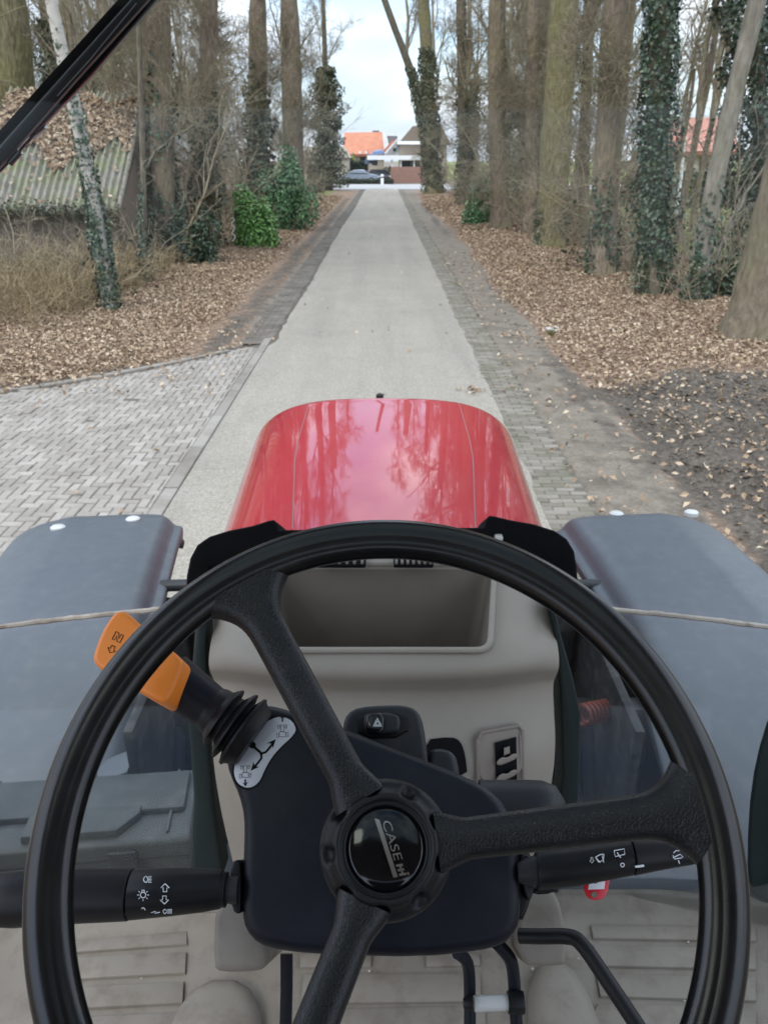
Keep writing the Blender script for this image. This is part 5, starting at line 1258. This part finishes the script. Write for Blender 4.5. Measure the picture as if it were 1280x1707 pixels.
def kmap(a, b, c=(197, 1062)):  # local axes of the marking: x right, y down, turned ~32 degrees
    th = R(28); return (c[0] + a * math.cos(th) - b * math.sin(th), c[1] + a * math.sin(th) + b * math.cos(th))
Nn = [(-7, 7), (-7, -7), (-2, -7), (3, 1.5), (3, -7), (7, -7), (7, 7), (2, 7), (-3, -1.5), (-3, 7), (-7, 7)]
kst([kmap(a, b) for a, b in Nn])
Ar = [(-4, -7), (4, -7), (4, 0), (9, 0), (0, 9), (-9, 0), (-4, 0), (-4, -7)]
kst([kmap(a * .8, b * .8, (187, 1082)) for a, b in Ar])
P_('knob_mark', mb, 'black_mark', lev, False, None)
# stalks
def stalk(name, pts, mat='black'):   # pts: (px, top py, bottom py); returns axis function
    mb = MB(); m = len(pts); d = .575
    path = np.array([atD(px, (a + b) / 2, d) for px, a, b in pts]); rad = np.array([(b - a) / 2 * pxm(px, (a + b) / 2, d) for px, a, b in pts])
    sweep(mb, path, WV, -AX, rad, rad * .92, 32, 2.0); return mb
mb = stalk('x', [(378, 1456, 1510), (371, 1455, 1510), (369, 1452, 1512), (340, 1451, 1517), (290, 1450.5, 1523), (222, 1451, 1529.5), (220.5, 1452, 1528)]); sl = P_('light_stalk', mb, 'black')
mb = stalk('x', [(219, 1453, 1528), (217.5, 1451, 1531), (150, 1451, 1534), (80, 1452, 1538), (30, 1455, 1542), (-20, 1459, 1540), (-34, 1470, 1530), (-38, 1490, 1510)]); P_('twist_end', mb, 'black', sl)
mb = stalk('x', [(398, 1460, 1506), (380, 1462, 1504), (372, 1463, 1502)]); P_('stalk_neck', mb, 'charcoal', sl)
dprism('stalk_boot', [(385, 1438), (397, 1432), (402, 1440), (402, 1518), (397, 1525), (387, 1518), (383, 1480)], .574, .03, 'black', .003, sl)
mb = stalk('x', [(893, 1424, 1478), (897, 1421, 1481), (960, 1413, 1474), (1050, 1402, 1457), (1051.5, 1404, 1455)]); sr = P_('wiper_stalk', mb, 'black')
mb = stalk('x', [(1052.5, 1405, 1454), (1054, 1401, 1457), (1100, 1400, 1448), (1150, 1402, 1440), (1185, 1406, 1432), (1190, 1412, 1426)]); P_('twist_end', mb, 'black', sr)
mb = stalk('x', [(862, 1440, 1470), (880, 1432, 1476), (890, 1428, 1475), (897, 1427, 1474)]); P_('stalk_neck', mb, 'charcoal', sr)
dprism('stalk_boot', [(868, 1425), (880, 1423), (890, 1440), (891, 1470), (887, 1498), (880, 1502), (874, 1480), (868, 1450)], .577, .03, 'charcoal', .003, sr)
dprism('stalk_button', [(888, 1482), (926, 1474), (934, 1478), (920, 1490), (890, 1492)], .58, .02, 'black', .003, sr)
# white stalk symbols
def sym(mb, pts, w, cy, hr):
    out = []
    for px, py in pts:
        off = min(.97, abs(py - cy) / hr); dd = .575 - hr * pxm(px, py, .575) * .92 * math.sqrt(1 - off * off) - .0006
        out.append(atD(px, py, dd))
    ribbon(mb, out, w * pxm(270, 1490, .56), AX)
mb = MB(); S = lambda pts, w=1.5: sym(mb, pts, w, 1490, 39)
def offs(c, pts, s=1.0): return [(c[0] + a * s, c[1] + b * s) for a, b in pts]
# dipped beam
S(circ(245, 1466, 5.2, 12, PI * .5, PI * 1.5)); S([(245, 1460.8), (247, 1466), (245, 1471.2)])
for k in range(5): S([(247.5, 1461.5 + k * 2.3), (253, 1461 + k * 2.5)], 1.1)
# bulb
S(circ(239, 1492, 4.6, 16)); S([(237, 1487), (237, 1484), (241, 1484), (241, 1487)])
for a in (0, 40, 90, 140, 180, 220, 320): S([(239 + 7 * math.cos(R(a)), 1492 + 7 * math.sin(R(a))), (239 + 10 * math.cos(R(a)), 1492 + 10 * math.sin(R(a)))], 1.2)
S(circ(238.5, 1517, 3.6, 14), 1.6)
up_a = [(0, -8), (7, -1), (3, -1), (3, 5.5), (-3, 5.5), (-3, -1), (-7, -1), (0, -8)]
S(offs((275.5, 1481), up_a)); S(offs((274.5, 1499), [(a, -b) for a, b in up_a]))
S([(252, 1521), (260, 1519.5), (258, 1522.5), (267, 1520.5)], 1.4); S(circ(276, 1519.5, 3.6, 10, PI * .5, PI * 1.5), 1.4); S([(276, 1516), (279, 1519.5), (276, 1523)], 1.4)
for k in range(4): S([(279.5, 1516.4 + k * 2), (287, 1516 + k * 2)], 1)
S([(203.5, 1523), (215.5, 1523)], 4.2)
# horn
S([(130, 1513), (130, 1527)], 3); S([(131, 1516), (140, 1518), (148, 1518)], 4); S([(131, 1524), (140, 1522), (148, 1521)], 3); S([(150.5, 1517), (150.5, 1523)], 2.5); S(circ(142, 1523, 3, 10)); S(offs((140, 1531), [(-4, -1.5), (0, -1.5), (0, -4), (4, 0), (0, 4), (0, 1.5), (-4, 1.5)], .8), 1)
P_('stalk_symbol', mb, 'white_mark', sl, False, None)
mb = MB(); S2 = lambda pts, w=1.5: sym(mb, pts, w, 1437, 32)
S2([(1003, 1426), (1006, 1438)], 1.3); S2([(992, 1429), (1000, 1424.5), (1006, 1424)]); S2([(992, 1429), (997, 1437), (1005, 1434), (1006, 1424)]); S2([(993, 1430), (1000, 1438)], 1.8)
S2(offs((986, 1434), [(-1.6, -5), (1.6, -5), (1.6, 0), (4, 0), (0, 5), (-4, 0), (-1.6, 0), (-1.6, -5)], .95), 1)
S2([(1023, 1418), (1040, 1415), (1041, 1424), (1025, 1428), (1023, 1418)]); S2([(1028, 1421), (1034, 1430)], 1.8)
S2(circ(1037, 1442, 3.1, 14)); S2([(1058, 1445), (1073, 1443)], 3.6); S2([(1027, 1408), (1028.5, 1408)], 1.6)
S2([(1121, 1430), (1133, 1424), (1138, 1429)], 1.4); S2([(1121, 1426), (1124, 1432), (1136, 1430)]); S2([(1122, 1422), (1126, 1418), (1132, 1418)], 1.2)
S2([(1130, 1434), (1132, 1440)], 1.6)
P_('stalk_symbol', mb, 'white_mark', sr, False, None)
# ignition housing behind the right spoke
mb = MB(); p0, p1 = atD(800, 1350, .65), atD(940, 1350, .65); lathe(mb, p0, p1 - p0, [(0, .0225), (.04, .0225), (np.linalg.norm(p1 - p0) - .016, .022), (np.linalg.norm(p1 - p0) - .006, .018), (np.linalg.norm(p1 - p0), .008)], 32); P_('ignition_housing', mb, 'charcoal')

# ---- steering wheel (face-on to the driver)
WD = .476; WR = .1877; wc = atD(643, 1414, WD)
def wl(a, r, h=0.0): return wc + WU * (r * math.cos(a)) + WV * (r * math.sin(a)) - AX * h
secp = np.array([.87, .84]) * chaikin(np.array([(16.5, 0), (15.2, 6.2), (11, 10.8), (5.5, 12.7), (.5, 12.6), (-2.6, 11.6), (-4.2, 10.9), (-6.5, 10.7), (-10.5, 8.9), (-13.8, 5.4), (-14.8, .5), (-13.5, -5), (-9, -9.5), (-2, -12), (5, -12), (11.5, -9.5), (15.3, -5.2)]), 2) / 1000
nr = 160; ns = len(secp); ang_ = np.linspace(0, 2 * PI, nr, endpoint=False)
V = np.array([[wl(a, WR + r_, h_) for r_, h_ in secp] for a in ang_]); idx = np.arange(nr * ns).reshape(nr, ns)
q = np.stack([idx, np.roll(idx, -1, 1), np.roll(np.roll(idx, -1, 0), -1, 1), np.roll(idx, -1, 0)], -1).reshape(-1, 4)
mb = MB(); mb.add(V.reshape(-1, 3), q[:, ::-1]); wheel = P_('steering_wheel', mb, 'rim_black', sharp=None)
def wang(px, py):
    p = atD(px, py, WD) - wc; return math.atan2(np.dot(p, WV), np.dot(p, WU))
for px, py in ((436, 1030), (1100, 1358), (510, 1750)):
    a = wang(px, py); m = 40; t = np.linspace(0, 1, m); rr = .030 + (WR - .007 - .030) * t
    path = np.array([wl(a, r_, -.020 + .020 * min(1, tt_ ** 1.4)) for r_, tt_ in zip(rr, t)])
    side = -WU * math.sin(a) + WV * math.cos(a)
    fl = np.clip((t - .72) / .28, 0, 1); A = .0116 + .0008 * t + .031 * fl ** 3.4; B = .0092 + 0 * t
    A = A + .006 * np.clip((.12 - t) / .12, 0, 1)
    mb = MB(); sweep(mb, path, side, -AX, A, B, 40, 2.4); sp_ = P_('spoke', mb, 'leather_black', wheel, sharp=None)
    for sg in (-1, 1):   # web that fills the corner between spoke and rim
        pass
# hub: ring with finger notches, glossy cap and badge
mb = MB(); kk = 160; aa = np.linspace(0, 2 * PI, kk, endpoint=False)
notch = np.zeros(kk)
for i in range(9):
    d_ = np.abs((aa - (R(66) + i * 2 * PI / 9) + PI) % (2 * PI) - PI); notch = np.maximum(notch, np.exp(-(d_ / .125) ** 4))
rings = []
hub_prof = [(.0395, -.045, 0), (.0395, -.024, 0), (.0388, -.0195, .1), (.0370, -.0165, .2), (.0352, -.0155, 1), (.0322, -.0135, 1), (.0312, -.0105, .6), (.0298, -.0085, .25), (.0280, -.0080, 0), (.0262, -.0092, 0), (.0256, -.0125, 0), (.0246, -.0118, 0), (.0236, -.0120, 0), (.0230, -.0150, 0)]
for r_, h_, nn in hub_prof:
    rings.append([wl(a, r_ - .0022 * nn * n__ * (1 if r_ < .0345 else .0), h_ - .0034 * nn * n__) for a, n__ in zip(aa, notch)])
V = np.array(rings); idx = np.arange(V.shape[0] * kk).reshape(-1, kk)
mb.add(V.reshape(-1, 3), np.stack([idx[:-1], np.roll(idx, -1, 1)[:-1], np.roll(idx, -1, 1)[1:], idx[1:]], -1).reshape(-1, 4)); P_('hub', mb, 'black', wheel, sharp=None)
HCAP = .0128
mb = MB(); lathe(mb, wc + AX * .022, -AX, [(0, .0236), (.022 - .0150, .0236), (.022 - .0135, .0222), (.022 - HCAP, .0205), (.022 - HCAP + .0006, .012), (.022 - HCAP + .0008, .001)], 64); P_('hub_cap', mb, 'gloss_black', wheel, sharp=None)
DB = WD + HCAP - .0016
def bmap(x, y):    # badge text axes: x along reading direction (downwards), y towards the right
    ex = np.array([30.0, 93.0]); ex = ex / np.linalg.norm(ex); ey = np.array([1.0, -.17])
    return np.array([636.0, 1368.0]) + ex * x + ey * y
mb = MB(); Vt, Ft = text_verts('CASE', 1.0); Vt = Vt[:, :2]; wth = Vt[:, 0].max(); hgt_ = Vt[:, 1].max()
for dd_, rev in ((DB - .0009, False), (DB, True)):
    mb.add([atD(*bmap(v[0] / wth * 70, v[1] / hgt_ * 14), dd_) for v in Vt], *[[f[::-1] if rev else f for f in fs_] for fs_ in Ft])
def slab(pts): prism(mb, [atD(*bmap(a, b), DB - .0009) for a, b in pts], AX * .0009)
for x0 in (77, 85, 93): slab([(x0, 0), (x0 + 4.2, 0), (x0 + 4.2, 11 if x0 < 90 else 12), (x0, 11 if x0 < 90 else 12)])
slab([(81, 4.5), (93, 4.5), (93, 7.5), (81, 7.5)]); slab([(92.5, 13.5), (97.5, 13.5), (97.5, 16.5), (92.5, 16.5)])
slab([(-6, -10), (-2, -3), (98, -3), (98, -10.5)])
P_('badge', mb, 'chrome', wheel, False, None)
# rubbed pale patches where spoke and rim meet
# ---- unseen cab roof, added to darken the interior, and pillars (above and behind the driver)
mb = MB(); box(mb, (0, 1.14, 3.06), (1.75, .50, .14), .05, 3); box(mb, (0, -.85, 3.06), (1.75, .95, .14), .05, 3); box(mb, (-.70, .26, 3.06), (.35, 1.27, .13), .03, 3); box(mb, (.70, .26, 3.06), (.35, 1.27, .13), .03, 3); rfo = P_('unseen_cab_roof', mb, 'beige_dark')
mb = MB(); box(mb, (0, .26, 3.10), (1.06, 1.28, .006)); P_('added_roof_hatch', mb, 'glass_tinted', rfo)  # unseen hatch, added to let top light onto wheel and dash
for sx in (-1, 1):
    for yy in (.98, -1.15):
        mb = MB(); tube(mb, [(sx * .80, yy + (.0 if yy > 0 else 0), 1.45), (sx * .82, yy, 2.3), (sx * .80, yy, 3.02)], .035, 12); P_('cab_pillar', mb, 'black')
mb = MB(); box(mb, (0, -.62, 2.25), (.55, .14, .75), .06, 3); box(mb, (0, -.35, 1.86), (.55, .5, .14), .06, 3); box(mb, (0, -.4, 1.62), (.3, .3, .36), .03); P_('driver_seat', mb, 'charcoal')
mb = MB(); box(mb, (0, -1.2, 1.75), (1.6, .1, .7), .03); P_('rear_panel', mb, 'beige_dark')
# ---- pedals and rods
mb = MB(); sweep(mb, [atD(478, 1590, .78), atD(478, 1650, .80), atD(476, 1725, .83)], WU, -AX, .0055, .004, 12, 5); P_('clutch_pedal_arm', mb, 'shroud_navy')
def rod(name, pts, r_, mat, d0=.78, d1=.82, k=12):
    P0 = np.array([atD(px, py, d0 + (d1 - d0) * i / max(1, len(pts) - 1)) for i, (px, py) in enumerate(pts)]); P0 = chaikin(P0, 2, False); mb = MB(); tube(mb, P0, r_, k); return P_(name, mb, mat)
bp = rod('brake_pedal_arm', [(762, 1588), (776, 1598), (782, 1615), (783, 1660), (783, 1730)], .0055, 'shroud_navy'); rod('brake_pedal_arm', [(828, 1572), (850, 1596), (856, 1620), (858, 1665), (862, 1730)], .0058, 'shroud_navy')
rod('pedal_link', [(790, 1673), (848, 1671)], .0065, 'zinc', .80, .80)
mb = MB(); lathe(mb, atD(772, 1672, .795), WU, [(0, .004), (.004, .006), (.008, .006), (.009, .001)], 12); P_('link_pin', mb, 'black'); mb = MB(); lathe(mb, atD(846, 1671, .80), WU, [(0, .009), (.008, .010), (.014, .009)], 14); P_('link_pin', mb, 'black')
rod('control_rod', [(866, 1560), (900, 1561), (950, 1560), (968, 1570), (1010, 1632), (1070, 1722)], .0058, 'black', .70, .66)
# column covers at the floor
mb = MB(); prism(mb, [atD(px, py, .74) for px, py in chaikin(np.array([(358, 1500), (410, 1500), (446, 1580), (443, 1612), (430, 1620), (366, 1622), (354, 1612)]), 1)], AX * .14, .006, 3); P_('column_cover', mb, 'floor_beige')
mb = MB(); prism(mb, [atD(px, py, .76) for px, py in chaikin(np.array([(865, 1500), (905, 1480), (930, 1490), (945, 1560), (944, 1604), (936, 1611), (862, 1610)]), 1)], AX * .14, .006, 3); P_('column_cover', mb, 'floor_beige')
# right lower door pillar, dark
mb = MB(); prism(mb, [atY(px, py, .86) for px, py in chaikin(np.array([(1247, 1516), (1243, 1420), (1250, 1310), (1268, 1225), (1297, 1150), (1440, 1150), (1440, 1530)]), 1)], (.05, .07, -.075), .012, 3); P_('door_pillar', mb, 'teal_dark')
mb = MB(); pp = np.array([atY(px, py, .87) for px, py in ((920, 1484), (1100, 1484), (1250, 1500), (1250, 1470), (1100, 1462), (935, 1466))]); prism(mb, pp, (0, .15, -.02), .004); P_('step_ledge', mb, 'fender_grey')
# ---- toolbox standing outside the lower glass, left
bx = empty('toolbox', (-.55, 1.1, 1.1), 'dark grey green plastic toolbox with hinged lid beside the left of the dash', 'toolbox')
def bo(name, fn, mat, parent=None):
    mb = MB(); fn(mb); Rz = np.array(Matrix.Rotation(R(5.5), 3, 'Z')); c0 = np.array([-.36, 1.04, 0]); mb.V = [(v - c0) @ Rz.T + c0 for v in mb.V]; return obj(name, mb.mesh(name, True, 35), M[mat], parent or bx)
bo('body', lambda m: (box(m, (-.665, 1.125, 1.24), (.60, .165, .26), .012, 3), box(m, (-.37, 1.125, 1.24), (.008, .14, .2), .002)), 'box_grey')
lid = bo('lid', lambda m: (box(m, (-.665, 1.125, 1.392), (.615, .185, .045), .010, 3), box(m, (-.665, 1.150, 1.418), (.58, .10, .02), .006, 2)), 'box_grey')
bo('handle', lambda m: prism(m, [(-.66, 1.05, 1.432), (-.49, 1.05, 1.432), (-.455, 1.09, 1.432), (-.455, 1.11, 1.432), (-.66, 1.11, 1.432)], (0, 0, -.025), .005, 2), 'box_grey', lid)
bo('latch', lambda m: (box(m, (-.48, 1.030, 1.375), (.05, .012, .05), .003), box(m, (-.47, 1.028, 1.39), (.02, .012, .008), .002)), 'charcoal'); bo('latch', lambda m: box(m, (-.80, 1.030, 1.375), (.05, .012, .05), .003), 'charcoal')
bo('ridge', lambda m: [box(m, (x_, 1.13, 1.416), (.005, .16, .012), .002) for x_ in (-.40, -.565, -.75, -.85)] and None, 'box_grey', lid)
mb = MB(); box(mb, (-.68, 1.2, 1.06), (.8, .5, .09), .01); prism(mb, [atY(px, py, 1.28) for px, py in ((150, 1310), (212, 1286), (222, 1300), (215, 1330), (150, 1335))], (0, .08, 0), .006); P_('side_platform', mb, 'fender_grey')
# ---- key tag on the ignition key
kt = empty('key_tag', atD(993, 1478, .60), 'red plastic key tag with white paper insert hanging below the right stalk', 'key tag')
def kp(name, pts, d, th, mat, bev, sm=1, parent=None):
    mb = MB(); pp = np.array(pts, float); pp = chaikin(pp, sm) if sm else pp; prism(mb, [atD(px, py, d) for px, py in pp], AX * th, bev, 2); return obj(name, mb.mesh(name, True, 38), M[mat], parent or kt)
kf = kp('frame', [(975, 1450), (1017, 1452), (1017, 1462), (1013, 1488), (1004, 1500), (985, 1501), (974, 1490), (973, 1470)], .60, .003, 'tag_red', .0008)
ins = kp('paper_insert', [(984, 1450), (1010, 1452), (1007, 1482), (980, 1483)], .5994, .001, 'paper', .0002, 0)
kp('hole', circ(990, 1491.5, 5.2, 14)[:-1], .5994, .0012, 'floor_beige', 0, 0, kf)
mb = MB()
for body, ox in (('140', 989.0), ('ice', 998.5)):
    Vt, Ft = text_verts(body, 1.0); wv_ = Vt[:, 0].max()
    mb.add([atD(ox + v[1] * 9.5 + (.0), 1459 + v[0] / wv_ * (14 if body == '140' else 10), .5990) for v in Vt], *Ft)
obj('lettering', mb.mesh('lettering', False), M['black_mark'], ins)
mb = MB(); tube(mb, [atD(1012, 1456, .60), atD(1004, 1460, .598), atD(985, 1452, .60), atD(960, 1440, .605), atD(940, 1420, .62)], .0012, 8); obj('ring', mb.mesh('ring'), M['zinc'], kt)
